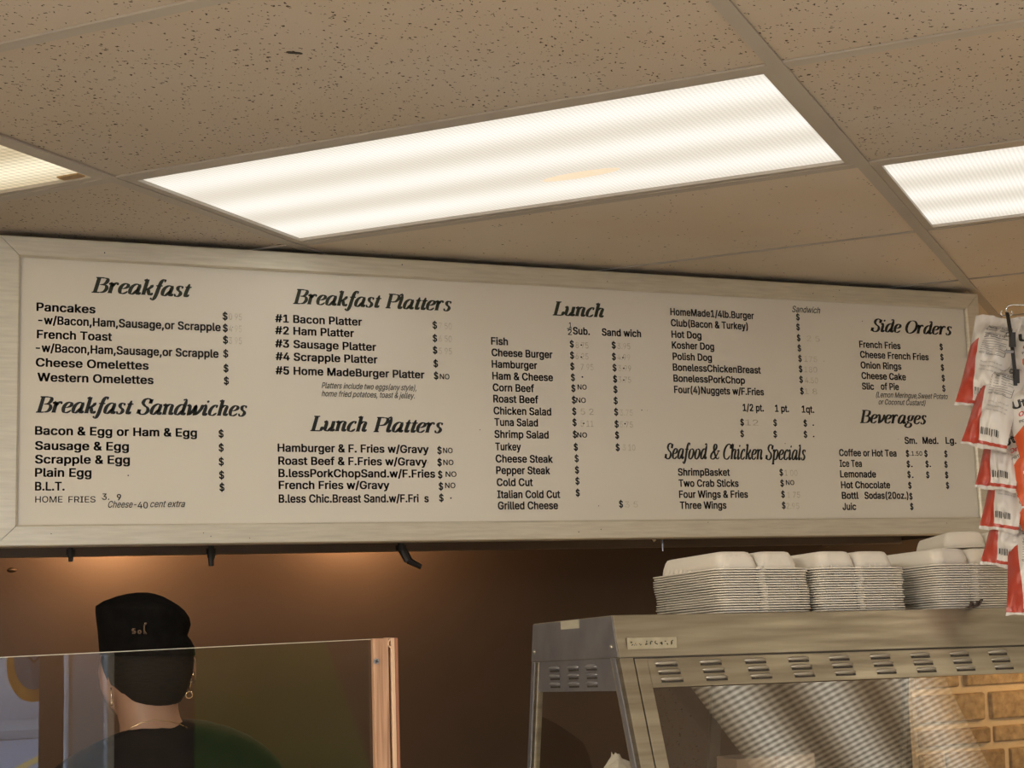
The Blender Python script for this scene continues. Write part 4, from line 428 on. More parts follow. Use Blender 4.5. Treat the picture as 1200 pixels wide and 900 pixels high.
def text_mesh(txt, offset=0.0, shear=0.0):
    x = 0; VV, FF = [], []
    for c_ in txt:
        tv, tf = glyph_tris(c_); b0 = len(VV)
        VV += [(p[0] + x + shear * p[1], p[1], 0) for p in tv]; FF += [tuple(b0 + i for i in f) for f in tf]
        x += GLY[c_][0] + offset * .5
    me = bpy.data.meshes.new('t'); me.from_pydata(VV, [], FF); me.update()
    if offset:       # thicken the strokes: the same flat letters laid a little to each side
        vs = [v.co.copy() for v in me.vertices]; fs = [tuple(p.vertices) for p in me.polygons]; V2, F2 = [], []
        for dx, dy in ((-1, -.6), (1, -.6), (-1, .6), (1, .6)):
            b0 = len(V2); V2 += [(v.x + dx * offset, v.y + dy * offset, 0) for v in vs]; F2 += [tuple(b0 + i for i in f) for f in fs]
        me = bpy.data.meshes.new('t'); me.from_pydata(V2, [], F2); me.update()
    return me
CAPH = None
def place_text(me, x0, z0, width, cap, depth_y, name, m, par, capunit=.509, thin=None):
    vs = [v.co.copy() for v in me.vertices]
    if not vs: return None
    mnx = min(v.x for v in vs); mxx = max(v.x for v in vs)
    sx = (width / (mxx - mnx)) if width else cap / capunit * .9
    sz = cap / capunit
    for v in me.vertices: c = v.co; v.co = (x0 + (c.x - mnx) * sx, depth_y, z0 + c.y * sz)
    me.materials.clear(); me.materials.append(m); me.name = name
    o = bpy.data.objects.new(name, me); COL.objects.link(o); ch(o, par)
    return o
CAP = .0166
def T(txt, x0, y0, x1=None, cap=CAP, off=.025, shear=0.0, m=None, name='menu_text'):
    p = at(x0, y0, Y=0); wdt = None
    if x1 is not None: wdt = at(x1, y0, Y=0).x - p.x
    me = text_mesh(txt, off, shear)
    return place_text(me, p.x, p.z, wdt, cap, -.0026, name, m or M_INK, board)

# -- a bold italic serif drawn with a broad nib: glyph = advance + strokes; S smooth, P straight, optional width override
GL = {
'n': (.50, ['P -.03,.40 .03,.43 .09,.46', 'P .10,.46 .10,.0', 'S .10,.30 .18,.42 .27,.45 .34,.40 .34,.28 .34,.08 .37,.02 .43,.05 .46,.10']),
'u': (.50, ['P -.03,.40 .03,.43 .08,.46', 'S .09,.46 .08,.30 .08,.10 .14,.02 .22,.03 .30,.12 .36,.22', 'P .36,.46 .36,.12', 'S .36,.12 .37,.02 .43,.04 .48,.10']),
'r': (.40, ['P -.03,.40 .03,.43 .09,.46', 'P .10,.46 .10,.0', 'S .10,.28 .17,.40 .26,.46 .33,.44', 'D .31,.41,.045']),
'e': (.40, ['S .07,.22 .20,.24 .31,.31 .31,.40 .23,.45 .13,.41 .06,.30 .05,.16 .10,.04 .20,.01 .30,.05 .36,.12']),
'a': (.50, ['S .36,.38 .28,.45 .18,.43 .09,.34 .05,.20 .07,.06 .14,.01 .22,.05 .30,.16 .35,.28', 'S .38,.46 .36,.30 .35,.10 .38,.02 .43,.04 .48,.10']),
'k': (.48, ['P -.02,.64 .04,.66 .10,.69', 'P .10,.69 .10,.0', 'S .10,.20 .22,.26 .32,.36 .36,.45', 'S .17,.25 .24,.22 .29,.10 .34,.02 .40,.03 .45,.10', 'D .36,.43,.04']),
'f': (.30, ['S .34,.63 .30,.70 .23,.69 .17,.58 .14,.30 .12,.0 .08,-.15 .02,-.20 -.04,-.17', 'P .02,.43 .28,.43', 'D .32,.64,.042', 'D -.04,-.15,.042']),
's': (.36, ['S .29,.36 .25,.44 .16,.45 .10,.39 .13,.29 .24,.19 .26,.09 .19,.01 .09,.01 .03,.10', 'D .28,.38,.03', 'D .04,.08,.035']),
't': (.28, ['S .15,.58 .13,.35 .11,.12 .13,.02 .19,.03 .26,.10', 'P .02,.43 .27,.43']),
'd': (.50, ['S .36,.38 .28,.45 .18,.43 .09,.34 .05,.20 .07,.06 .14,.01 .22,.05 .30,.16 .35,.28', 'P .25,.66 .30,.67 .38,.69', 'S .39,.69 .37,.40 .35,.10 .38,.02 .43,.04 .48,.10']),
'w': (.68, ['P -.03,.41 .03,.43 .08,.46', 'S .09,.46 .11,.25 .12,.04 .13,.0', 'S .13,.0 .24,.14 .32,.32 .34,.44', 'S .34,.46 .36,.22 .37,.04 .38,.0', 'S .38,.0 .50,.12 .60,.30 .60,.42 .56,.45', 'D .58,.42,.04']),
'i': (.26, ['P -.03,.40 .03,.43 .09,.46', 'S .10,.46 .09,.25 .08,.08 .11,.01 .17,.04 .22,.10', 'D .13,.61,.055']),
'c': (.38, ['S .31,.37 .27,.45 .18,.43 .09,.33 .05,.17 .09,.04 .19,.01 .28,.05 .35,.12', 'D .29,.38,.042']),
'h': (.50, ['P -.02,.64 .04,.66 .10,.69', 'P .10,.69 .10,.0', 'S .10,.28 .18,.41 .27,.45 .34,.40 .33,.25 .32,.08 .36,.02 .42,.05 .46,.10']),
'l': (.26, ['P -.02,.64 .04,.66 .10,.69', 'S .11,.69 .10,.40 .08,.10 .11,.01 .17,.04 .22,.10']),
'o': (.46, ['S .22,.45 .12,.39 .06,.24 .08,.07 .18,.0 .30,.07 .37,.22 .35,.38 .24,.45 .20,.45']),
'v': (.44, ['P -.03,.41 .03,.43 .08,.46', 'S .09,.46 .12,.25 .13,.05 .14,.0', 'S .14,.0 .28,.14 .36,.30 .36,.42 .31,.45', 'D .34,.42,.042']),
'g': (.46, ['S .24,.45 .14,.40 .11,.27 .18,.17 .28,.19 .34,.30 .33,.41 .24,.45', 'P .32,.41 .45,.43', 'S .16,.17 .10,.10 .16,.05 .28,.02 .33,-.08 .26,-.17 .10,-.19 .0,-.12 .05,-.02 .16,.04']),
'p': (.48, ['P -.03,.40 .03,.43 .09,.46', 'P .10,.46 .10,-.20', 'P .0,-.20 .20,-.20', 'S .10,.28 .18,.41 .28,.45 .37,.36 .38,.20 .30,.04 .18,.01 .11,.08']),
'B': (.62, ['P .15,.67 .15,.0', 'P .03,.66 .34,.66', 'P .03,.01 .32,.01', 'S .32,.66 .47,.62 .49,.49 .40,.38 .24,.355', 'S .30,.355 .48,.33 .55,.19 .47,.05 .30,.01']),
'S': (.52, ['S .44,.50 .42,.62 .30,.68 .17,.63 .13,.50 .22,.38 .36,.28 .41,.14 .32,.02 .17,.0 .07,.08 .05,.20', 'P .445,.66 .43,.47', 'P .04,.02 .055,.21']),
'P': (.56, ['P .15,.67 .15,.0', 'P .03,.66 .34,.66', 'P .04,.01 .27,.01', 'S .32,.66 .48,.62 .53,.49 .44,.34 .30,.30 .18,.31']),
'L': (.56, ['P .16,.67 .16,.0', 'P .04,.66 .29,.66', 'P .04,.01 .46,.01', 'S .44,.02 .49,.08 .51,.20']),
'O': (.68, ['S .34,.68 .19,.62 .08,.44 .07,.22 .17,.04 .32,.0 .49,.08 .61,.26 .61,.48 .50,.64 .36,.68 .30,.675']),
'C': (.60, ['S .56,.50 .52,.63 .40,.68 .24,.62 .11,.45 .08,.24 .16,.06 .32,.0 .46,.05 .55,.17', 'P .565,.67 .55,.48']),
'&': (.72, ['S .62,.36 .52,.22 .38,.06 .22,.0 .08,.06 .08,.20 .20,.33 .36,.44 .42,.56 .36,.66 .26,.64 .22,.52 .28,.34 .42,.12 .54,.02 .64,.03 .68,.10', 'P .50,.37 .70,.37']),
' ': (.24, [])}
def catmull(P, n=7):
    out = []; Q = [P[0] * 2 - P[1]] + P + [P[-1] * 2 - P[-2]]
    for i in range(1, len(Q) - 2):
        for k in range(n):
            t = k / n; a, b_, c, d = Q[i - 1], Q[i], Q[i + 1], Q[i + 2]
            out.append(.5 * ((2 * b_) + (c - a) * t + (2 * a - 5 * b_ + 4 * c - d) * t * t + (3 * b_ - a - 3 * c + d) * t ** 3))
    out.append(P[-1]); return out
THICK, THIN = .155, .05
def serif_mesh(txt):
    vs, fs = [], []; x = 0
    def skew(p): return (p[0] + .27 * p[1], p[1], 0)
    for chh in txt:
        adv, strokes = GL[chh]
        for s in strokes:
            k, rest = s[0], s[2:]
            if k == 'D':
                cx, cy, r = map(float, rest.split(',')); b0 = len(vs)
                for i in range(10): vs.append(skew((x + cx + r * cos(i * pi / 5), cy + r * sin(i * pi / 5))))
                fs.append(tuple(range(b0, b0 + 10))); continue
            P = [Vector((float(q.split(',')[0]) + x, float(q.split(',')[1]))) for q in rest.split()]
            if k == 'S': P = catmull(P)
            b0 = len(vs)
            vert = k == 'P' and abs(P[0].x - P[-1].x) < .03 and abs(P[0].y - P[-1].y) > .3
            for i, p in enumerate(P):
                d = (P[min(i + 1, len(P) - 1)] - P[max(i - 1, 0)])
                d = d.normalized() if d.length > 1e-9 else Vector((1, 0))
                nn = Vector((-d.y, d.x))
                st = abs(d.dot(Vector((sin(.12), cos(.12)))))            # nib: thick when running up and down
                wd_ = THIN + (THICK - THIN) * st ** 1.7
                end = min(i, len(P) - 1 - i) / max(1, len(P) - 1)
                if k == 'S': wd_ *= min(1, .35 + end * 5)
                vs.append(skew(p + nn * wd_ / 2)); vs.append(skew(p - nn * wd_ / 2))
            for i in range(len(P) - 1): fs.append((b0 + 2 * i, b0 + 2 * i + 2, b0 + 2 * i + 3, b0 + 2 * i + 1))
            if vert and chh in 'nrkhpu' and P[-1].y < .02 and chh != 'u':   # foot serif
                b0 = len(vs); cx, cy = P[-1].x, P[-1].y
                for q in ((cx - .09, cy), (cx + .09, cy), (cx + .09, cy + .022), (cx + .062, cy + .04), (cx - .062, cy + .04), (cx - .09, cy + .022)): vs.append(skew(q))
                fs.append(tuple(range(b0, b0 + 6)))
        x += adv
    me = bpy.data.meshes.new('serif'); me.from_pydata(vs, [], fs); me.update(); return me
def HD(txt, x0, y0, x1, cap=.0325, m=None):
    p = at(x0, y0, Y=0); wdt = at(x1, y0, Y=0).x - p.x
    me = serif_mesh(txt); return place_text(me, p.x, p.z, wdt, cap, -.0026, 'menu_heading', m or M_INK, board, .68)

HD('Breakfast', 107, 342.8, 224.5, m=M_INK2); HD('Breakfast Sandwiches', 41.7, 483.3, 289.4); HD('Breakfast Platters', 343, 356, 528.8, m=M_INK2)
HD('Lunch Platters', 363, 505, 519); HD('Lunch', 647, 369.4, 707.6, m=M_INK2); HD('Seafood & Chicken Specials', 778, 537.6, 944, .036)
HD('Side Orders', 1019.4, 388.4, 1115); HD('Beverages', 1007, 495.6, 1085.4)
ROWS = '''Pancakes|42.5|364.4|111.7
-w/Bacon,Ham,Sausage,or Scrapple|44.5|379.7|258.3
French Toast|43|396.4|131
-w/Bacon,Ham,Sausage,or Scrapple|41.7|412.2|255.8
Cheese Omelettes|41.7|429.4|174
Western Omelettes|43.6|446.7|179.7
Bacon & Egg or Ham & Egg|40.8|509.4|230.6
Sausage & Egg|40.8|527|150.8
Scrapple & Egg|40.8|543|152
Plain Egg|40.8|558.6|107
B.L.T.|40.8|574.7|75.5
#1 Bacon Platter|322|377.5|423.8
#2 Ham Platter|322|391.5|414.5
#3 Sausage Platter|322|407|440.5
#4 Scrapple Platter|322.5|422|442
#5 Home MadeBurger Platter|322.5|438.5|497
Hamburger & F. Fries w/Gravy|325|529.3|502
Roast Beef & F.Fries w/Gravy|325.8|544.5|500
B.lessPorkChopSand.w/F.Fries|326|559|509.5
French Fries w/Gravy|326.3|573|456
B.less Chic.Breast Sand.w/F.Fri  s|326.3|589|502
Fish|575|403.9|594.8
Cheese Burger|575.6|417.3|647
Hamburger|575.8|430.8|629
Ham & Cheese|576.5|444.6|647.5
Corn Beef|577|458.3|625.5
Roast Beef|577.6|471.5|630.4
Chicken Salad|578|485.5|645.5
Tuna Salad|579|498.9|630
Shrimp Salad|579|513|642.5
Turkey|580|527.6|610
Cheese Steak|580.4|541.8|647.4
Pepper Steak|581|555.4|644.2
Cold Cut|581.7|569.5|624
Italian Cold Cut|582.3|583.7|656
Grilled Cheese|583|596.9|653.5
Sub.|671|391.8|690.7
Sand wich|704.8|393.3|750.7
HomeMade1/4lb.Burger|785|369.3|882.8
Club(Bacon & Turkey)|785.7|382.3|875.8
Hot Dog|786.4|395.7|821.4
Kosher Dog|786.8|408.4|836.3
Polish Dog|787.8|421.6|833.7
BonelessChickenBreast|788|434.4|890.9
BonelessPorkChop|788.7|447.3|872.4
Four(4)Nuggets w/F.Fries|789.5|460.5|894.5
1/2 pt.|869.9|481.6|894.5
1 pt.|907.7|482.6|924
1qt.|939|483.5|953.6
ShrimpBasket|794|557.3|854.8
Two Crab Sticks|794.8|570.4|865
Four Wings & Fries|795.3|583.4|876
Three Wings|796.3|596.3|850.8
French Fries|1006.4|407.2|1054.6
Cheese French Fries|1007.4|419.2|1087.4
Onion Rings|1008|431.6|1055.6
Cheese Cake|1009|444|1061
Slic|1009.6|456.4|1023.6
of Pie|1031.6|456.6|1052.8
Sm.|1059.6|520|1074
Med.|1080.6|520|1099
Lg.|1107.6|520|1120
Coffee or Hot Tea|982.8|534.4|1050
Ice Tea|983.4|547|1009.4
Lemonade|984|559.4|1026
Hot Chocolate|985|572.2|1042.6
Bottl|986|584.6|1005.6
Sodas(20oz.)|1012.6|584.6|1064
Juic|986.8|597.6|1002.8'''
for r in ROWS.split('\n'):
    t, x0, y0, x1 = r.split('|'); T(t, float(x0), float(y0), float(x1))
# dollar signs: x, rows of baselines
DOL = [(260.5, 374.7), (260.7, 388.6), (261, 402.5), (261.3, 418.6), (261.6, 435.8), (262, 450.5), (255.8, 512.5), (255.9, 528.9), (256, 545.3), (256.4, 561), (256.8, 575.3),
 (506.5, 385), (506.6, 400.3), (506.8, 414.3), (507.6, 430), (508, 444.3), (512, 531.8), (512.1, 545.8), (512.8, 560.3), (513.7, 574), (514.2, 587.5),
 (667.2, 407), (667.5, 420.2), (667.8, 433.2), (668.5, 446.2), (669, 458.9), (669.6, 472.6), (670.1, 486), (670.4, 498.9), (670.8, 512.9), (671.9, 527.8), (672.9, 541.2), (673.3, 554.6), (673.8, 567.6), (674.2, 581.4),
 (716.4, 408.3), (716.6, 421.7), (717.3, 434.7), (718, 447.9), (718.4, 460.2), (718.7, 473.4), (719.2, 486.6), (719.8, 500.8), (720.3, 513.8), (721, 528.2), (724.9, 594.6),
 (932.4, 375.1), (932.6, 386.8), (933.3, 399.5), (934.1, 411.6), (934.9, 423.7), (935.6, 435.9), (936.2, 448.4), (937.1, 461.8),
 (867, 498.6), (867, 511.9), (905.7, 499), (905.8, 512.5), (941.1, 499.6), (941.3, 512.7), (912.9, 557.3), (913.9, 570), (915, 583), (915.8, 596),
 (1100.6, 410), (1101.4, 422), (1102, 434.2), (1103, 446.6), (1103.6, 458.6), (1061, 535), (1062, 547.4), (1062.8, 559.6), (1063.8, 572.4), (1065, 585.2), (1066, 597.2),
 (1082.6, 535), (1084, 547.4), (1084.8, 560), (1106, 535.4), (1106.2, 547.8), (1107, 560.2), (1108, 572.4)]
for x, y in DOL:
    wpx = 5.9 - (x - 260) / 850 * 2.2
    T('$', x, y, x + wpx, CAP * .9, .020, name='price_sign')
NOS = [(515, 444.3, 526.3), (518.8, 531, 530), (519, 545, 531), (521.8, 558.8, 534.5), (521.2, 572, 533.2), (676.4, 456.5, 687), (674.8, 472, 686), (675.8, 512.7, 687.5), (920.5, 568.4, 930.2)]
for x, y, x1 in NOS: T('NO', x, y, x1, .0115, .013, name='sold_out_mark')
for x, y in [(527, 584.5), (679.8, 405.2), (679.8, 419.3), (681, 442.6), (728.5, 420), (729.5, 432.5), (729.5, 446.2), (682.6, 497), (731, 497.4), (951.5, 499), (952, 512.3), (1067, 547.4), (1068, 560), (1088.6, 547.2)]:
    T('.', x, y, x + 1.8, CAP, .01, name='price_dot')
T('HOME', 41.1, 588.9, 73, .0122, .004); T('FRIES', 80, 588.9, 111.7, .0122, .004); T('3.', 119.5, 585.8, 127.8, .0125, .01); T('9', 136.7, 586.4, 141.7, .0125, .012)
T('40', 161, 595.8, 173, .013, .008); T('.1.50', 1065.8, 534, 1080, .011, .006)
T('1', 666.4, 384, 669.2, .012, .01); T('2', 665, 392.6, 669.6, .013, .01)
b = MB(); p0, p1 = at(663.9, 385.6, Y=0), at(669.6, 386, Y=0); b.box(p0.x, p1.x, -.003, -.0024, p0.z, p0.z + .0016); ch(b.build('fraction_bar', M_INK), board)
for t, x0, y0, x1, cap in [('Cheese-', 126.4, 595, 159.7, .0135), ('cent extra', 175.8, 594.4, 216.7, .0135), ('Platters include two eggs(any style),', 376.5, 455, 487.5, .0125), ('home fried potatoes, toast & jelley.', 376.5, 464.5, 485.5, .0125),
    ('Sandwich', 927.7, 365.8, 960.6, .0155), ('(Lemon Meringue,Sweet Potato', 1026, 465.6, 1110, .0135), ('or Coconut Custard)', 1029, 474, 1084, .0135)]:
    T(t, x0, y0, x1, cap, .007, .32, M_INK2, 'menu_note')
# worn ghost prices beside some of the dollar signs
for x, y, t in [(268, 375, '0 95'), (268, 389, '4 95'), (268, 403, '3 95'), (514, 385.6, '7 50'), (514, 400.6, '6 50'), (514, 415, '5 95'), (674, 408, '8 75'), (674, 421, '6 25'), (680, 433.6, '7 95'), (723, 409, '3.95'), (723, 422, '4.99'), (724, 435, '3.99'), (724, 448.4, '3.75'),
    (680, 486, '5 2'), (680, 500, '5 11'), (726, 487, '3.75'), (726, 501, '5.75'), (729, 528, '3 10'), (942, 424, '175'), (942, 436.3, '180'), (943, 449, '4.50'), (942, 462, '1 8'), (945, 400, '2 5'), (873, 498.6, '12'), (919, 557.6, '1 00'), (922, 583.4, '1 75'), (921, 596.4, '2.95'), (732, 594.8, '3 5')]:
    T(t, x, y, x + 15, CAP * .85, .0, 0, M_GHOST, 'worn_price')

# ================================================================ HOOD and back wall
BACKY = RY1
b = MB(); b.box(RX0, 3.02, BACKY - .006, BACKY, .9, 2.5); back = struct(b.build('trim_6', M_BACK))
hood = empty('exhaust_hood', (1.18, .4, 1.87), 'long dark steel exhaust hood behind and under the menu board', 'hood')
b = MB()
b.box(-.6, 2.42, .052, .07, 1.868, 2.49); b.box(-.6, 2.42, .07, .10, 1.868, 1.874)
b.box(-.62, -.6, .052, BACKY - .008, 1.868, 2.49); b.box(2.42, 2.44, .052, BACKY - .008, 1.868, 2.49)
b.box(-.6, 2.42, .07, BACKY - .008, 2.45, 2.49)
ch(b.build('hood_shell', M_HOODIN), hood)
zr = (at(0, 654, Y=.40).z + at(330, 650, Y=.40).z + at(800, 640, Y=.40).z) / 3
b = MB(); b.box(-.6, 2.42, .40, .412, zr, 2.2); ch(b.build('filter_rail', noisy('rail_steel', (.22, .155, .11), (.15, .105, .075), 3, .45, .5), bevel=.002), hood)
b = MB()
for k in range(6): b.box(-.58 + k * .5, -.1 + k * .5, BACKY - .3, BACKY - .28, 2.0, 2.44)
ch(b.build('grease_filter', M_HOODIN), hood)
for q, e in HOOD_BULBS:
    b = MB(); b.tube([(q[0], q[1], 2.449), (q[0], q[1], 2.25)], [.03, .03], 12); ch(b.build('lamp_socket', M_DARK), hood)
def nozzle(px, py, bend, L_=.035, r=.0085, Y=.16, metal=None):
    t = at(px, py, Y=Y)
    b = MB()
    b.tube([(t.x, Y, t.z + .3), (t.x, Y, t.z)], r * .75, 10)
    b.tube([(t.x, Y, t.z + .004), (t.x, Y, t.z - .008)], r * 1.25, 8)
    e = t + Vector((bend * L_, 0, -L_ * (1 - .35 * abs(bend))))
    m_ = t + Vector((bend * L_ * .35, 0, -L_ * .5))
    b.tube([t, m_], [r * 1.0, r * .95], 10); b.tube([m_, e], [r * .75, r * .62], 10)
    o = ch(b.build('spray_nozzle', metal or M_DARK, smooth=False), hood)
nozzle(83, 646, 0, .022, .0075); nozzle(247.5, 645, 0, .034, .0088); nozzle(470, 641, .75, .062, .0105)
nozzle(776, 634, 0, .026, .0035, .3, M_CHROME)
b = MB(); q = at(766, 633.5, Y=.12); b.tube([q + Vector((0, 0, .05)), q + Vector((0, 0, .002)), q - Vector((.0, 0, .004))], [.005, .007, .002], 10); ch(b.build('bulb_tip', M_CHROME, smooth=True), hood)
# dent and wrinkle marks on the steel
for px, py, sx, sz in ((14, 668, .012, .006),):
    q = at(px, py, Y=BACKY - .006); b = MB(); n = 10
    R = []
    for k, (rr, yy) in enumerate(((1, 0), (.6, .003), (.15, .0045))): R.append([(q.x + sx * rr * cos(2 * pi * i / n), q.y - yy, q.z + sz * rr * sin(2 * pi * i / n)) for i in range(n)])
    b.rings(R); b.build('dent', M_BACK, back, smooth=True)

# rough stone facing low on the back wall at the right
sm = [noisy('stone_a', (.46, .31, .15), (.26, .16, .07), 55, .85, 0, (1, 1, 1), .8, 6), noisy('stone_b', (.56, .40, .21), (.28, .18, .085), 45, .85, 0, (1, 1, 1), .8, 6)]
mort = noisy('mortar', (.78, .62, .40), (.70, .54, .34), 20, .9)
b = MB(); b.box(2.70, RX1, BACKY - .026, BACKY - .007, 0, 1.56); b.build('mortar_bed', mort, wall_back)
zs = [.72, .84, .94, 1.04, 1.13, 1.245, 1.315, 1.42, 1.53]
firsts = {1.13: 2.80, 1.245: 2.985, 1.315: 2.975, 1.42: 2.885}
for z0_, z1_ in zip(zs, zs[1:]):
    j0 = firsts.get(z0_, 2.85 + .1 * sin(z0_ * 40)); js = [2.70, j0]; rr = random.Random(int(z0_ * 1000))
    while js[-1] < 4.7: js.append(js[-1] + rr.uniform(.17, .30))
    for x, x1 in zip(js, js[1:]):
        g2 = .0095; j = [rr.uniform(-.003, .003) for _ in range(8)]
        A = [(x + g2 + j[0], BACKY - .024, z0_ + g2), (x1 - g2 + j[1], BACKY - .024, z0_ + g2), (x1 - g2 + j[2], BACKY - .024, z1_ - g2), (x + g2 + j[3], BACKY - .024, z1_ - g2)]
        B_ = [(p[0] + (.004 if i in (0, 3) else -.004), BACKY - .042 + j[4] * 2, p[2] + (.004 if i < 2 else -.004)) for i, p in enumerate(A)]
        st_ = MB(); st_.hexa(A, B_); st_.build('stone', rr.choice(sm), wall_back, bevel=.004)

# ================================================================ COUNTER (below the frame, carries guard and case)
CT = 1.05
YP = at(446, 749, d=2.1).y
cn = empty('serving_counter', (.2, -1.35, 0), 'serving counter below the picture that carries the guard and the case', 'counter')
b = MB(); b.box(-2.4, 2.4, -1.64, -.72, CT - .04, CT); ch(b.build('countertop', M_STEEL, bevel=.004), cn)
b = MB(); b.box(-2.35, 2.35, -1.5, -.8, 0, CT - .04); ch(b.build('counter_body', M_WALLW), cn)
# ---- acrylic guard with its post
gd = empty('sneeze_guard', (.34, YP, CT), 'clear acrylic sneeze guard with raw wooden end post', 'sneeze guard')
pl, pr = at(430, 749, Y=YP), at(463, 749, Y=YP)
ztop = pl.z; tl = at(0, 770, Y=YP)
slope = (pl.z - at(430, 752, Y=YP).z) / 3.0
zl = lambda x: at(430, 749, Y=YP).z + (tl.z - pl.z) * (pl.x - x) / (pl.x - tl.x)
b = MB(); x0, x1 = -1.5, pl.x + (pr.x - pl.x) * .62; hy = .003
b.hexa([(x0, YP - hy, CT), (x1, YP - hy, CT), (x1, YP - hy, zl(x1) - .0008), (x0, YP - hy, zl(x0) - .0008)], [(x0, YP + hy, CT), (x1, YP + hy, CT), (x1, YP + hy, zl(x1) - .0008), (x0, YP + hy, zl(x0) - .0008)])
ch(b.build('guard_pane', M_GLASS), gd)
b = MB(); b.hexa([(x0, YP - .003, zl(x0) - .0008), (x1, YP - .003, zl(x1) - .0008), (x1, YP - .003, zl(x1)), (x0, YP - .003, zl(x0))], [(x0, YP + .003, zl(x0) - .0008), (x1, YP + .003, zl(x1) - .0008), (x1, YP + .003, zl(x1)), (x0, YP + .003, zl(x0))])
ch(b.build('pane_edge', M_EDGE), gd)
W_ = pr.x - pl.x - .004; pl = pl + Vector((.004, 0, 0))
yf = YP - .014
for f0, f1, m_, nm, yy in ((0, .60, M_WOOD, 'post_board', yf), (.70, .86, M_WOODL, 'post_strip', yf + .001), (.86, 1.0, M_WOODR, 'post_strip', yf + .002)):
    b = MB(); b.box(pl.x + W_ * f0, pl.x + W_ * f1, yy, YP - .0035 if f0 == 0 else YP + .02, CT, ztop + .0005); ch(b.build(nm, m_, bevel=.001), gd)
b = MB(); b.box(pl.x + .014, pl.x + W_ * .98, YP + .004, YP + .018, CT, ztop - .0005); ch(b.build('post_board', M_WOOD, bevel=.001), gd)
# label scrap on the post top
b = MB(); 
for a in range(10):
    t0, t1 = pi * .5 + a * pi / 10, pi * .5 + (a + 1) * pi / 10
    cxx, czz = pl.x + W_ * .75, ztop - .0065
    b.hexa([(cxx + r * cos(t), yf - .0003, czz + r * sin(t)) for r, t in ((.0065, t0), (.0065, t1), (.0048, t1), (.0048, t0))], [(cxx + r * cos(t), yf + .001, czz + r * sin(t)) for r, t in ((.0065, t0), (.0065, t1), (.0048, t1), (.0048, t0))])
ch(b.build('paper_scrap', M_WOODL), gd)
sc = at(441, 775, Y=yf); b = MB(); b.tube([(sc.x, yf + .001, sc.z), (sc.x, yf - .0012, sc.z)], [.0042, .0038], 16)
scr = ch(b.build('screw', M_STEELG), gd)
b = MB()
for a in (.4, .4 + pi / 2): T_ = Matrix.Translation((sc.x, yf - .0013, sc.z)) @ Matrix.Rotation(a, 4, 'Y'); b.box(-.0026, .0026, -.0003, .0003, -.0006, .0006, 0, T_)
ch(b.build('screw_slot', M_TEEDARK), gd)

# ================================================================ FOOD CASE
P0 = at(718, 721, d=2.15)
CASE = Matrix.Translation(P0) @ Matrix.Rotation(radians(.75), 4, 'Y') @ Matrix.Rotation(radians(-2.3), 4, 'X')
case = empty('food_warmer', P0, 'stainless steel glass-sided food warmer with slotted vents, foam boxes on top', 'food warmer')
case.matrix_world = CASE
LC = at(1192, 710, Y=P0.y).x - P0.x
DEP = .27; HH = .0575; HB = .041        # header depth, header height, vent band height
KF, KB = .33, .2
def fy(z): return -.015 - (-z - HH) * KF if z < -HH else -.015 * (-z / HH)
def byy(z): return DEP + .012 + (-z - HH) * KB if z < -HH else DEP + .012 * (-z / HH)
ZB = -.575
def cpart(mb, name, m, bevel=0, smooth=False, par=case): return mb.build(name, m, par, smooth, bevel)
# header
b = MB(); sh = .0015
b.hexa([(0, fy(-HH), -HH), (0, 0, 0), (0, DEP, 0), (0, byy(-HH), -HH)], [(LC + .07, fy(-HH), -HH), (LC + .07, 0, 0), (LC + .07, DEP, 0), (LC + .07, byy(-HH), -HH)])
cpart(b, 'header', M_STEELB, .0012)
b = MB(); b.box(.0, LC, -.0152, -.0130, -HH - .0020, -HH - .0001); cpart(b, 'gap_shade_strip', M_TEEDARK)  # dark strip painting the shade of the gap under the header
# end panel (grey) on the header's left end with rim, screws, tape
b = MB(); b.hexa([(-.0015, fy(-HH) + .003, -HH + .001), (-.0015, .002, -.0015), (-.0015, DEP - .002, -.0015), (-.0015, byy(-HH) - .003, -HH + .001)], [(.0005, fy(-HH) + .003, -HH + .001), (.0005, .002, -.0015), (.0005, DEP - .002, -.0015), (.0005, byy(-HH) - .003, -HH + .001)])
endp = cpart(b, 'end_panel', M_STEELG)
for y in (.004, DEP - .004):
    b = MB(); b.tube([(-.001, y, -.042), (-.004, y, -.042)], [.0035, .0022], 12); cpart(b, 'screw', M_STEEL, smooth=True)
b = MB(); b.box(-.0024, -.0014, .105, .165, -.013, -.001); cpart(b, 'tape_piece', mat('masking_tape', (.42, .39, .30), .6))
# name plate, worn beyond reading
b = MB(); b.box(.014, .090, -.0135, -.0112, -.047, -.031)
pl_ = cpart(b, 'name_plate', noisy('plate_metal', (.50, .45, .33), (.40, .35, .24), 60, .4, .6), .0006)
b = MB()
for k in range(9):
    xx = .0185 + k * .0078 + random.uniform(-.001, .001); hgt = random.uniform(.002, .006)
    if k in (1, 2): hgt = .0015
    for jn in range(3):
        a = random.uniform(0, pi); cx_, cz_ = xx + random.uniform(-.002, .002), -.039 + random.uniform(-.0025, .0025)
        T_ = Matrix.Translation((cx_, -.0137, cz_)) @ Matrix.Rotation(a, 4, 'Y'); b.box(-hgt / 3, hgt / 3, -.0003, .0003, -.0005, .0005, 0, T_)
b.build('worn_print', M_INK2, pl_)
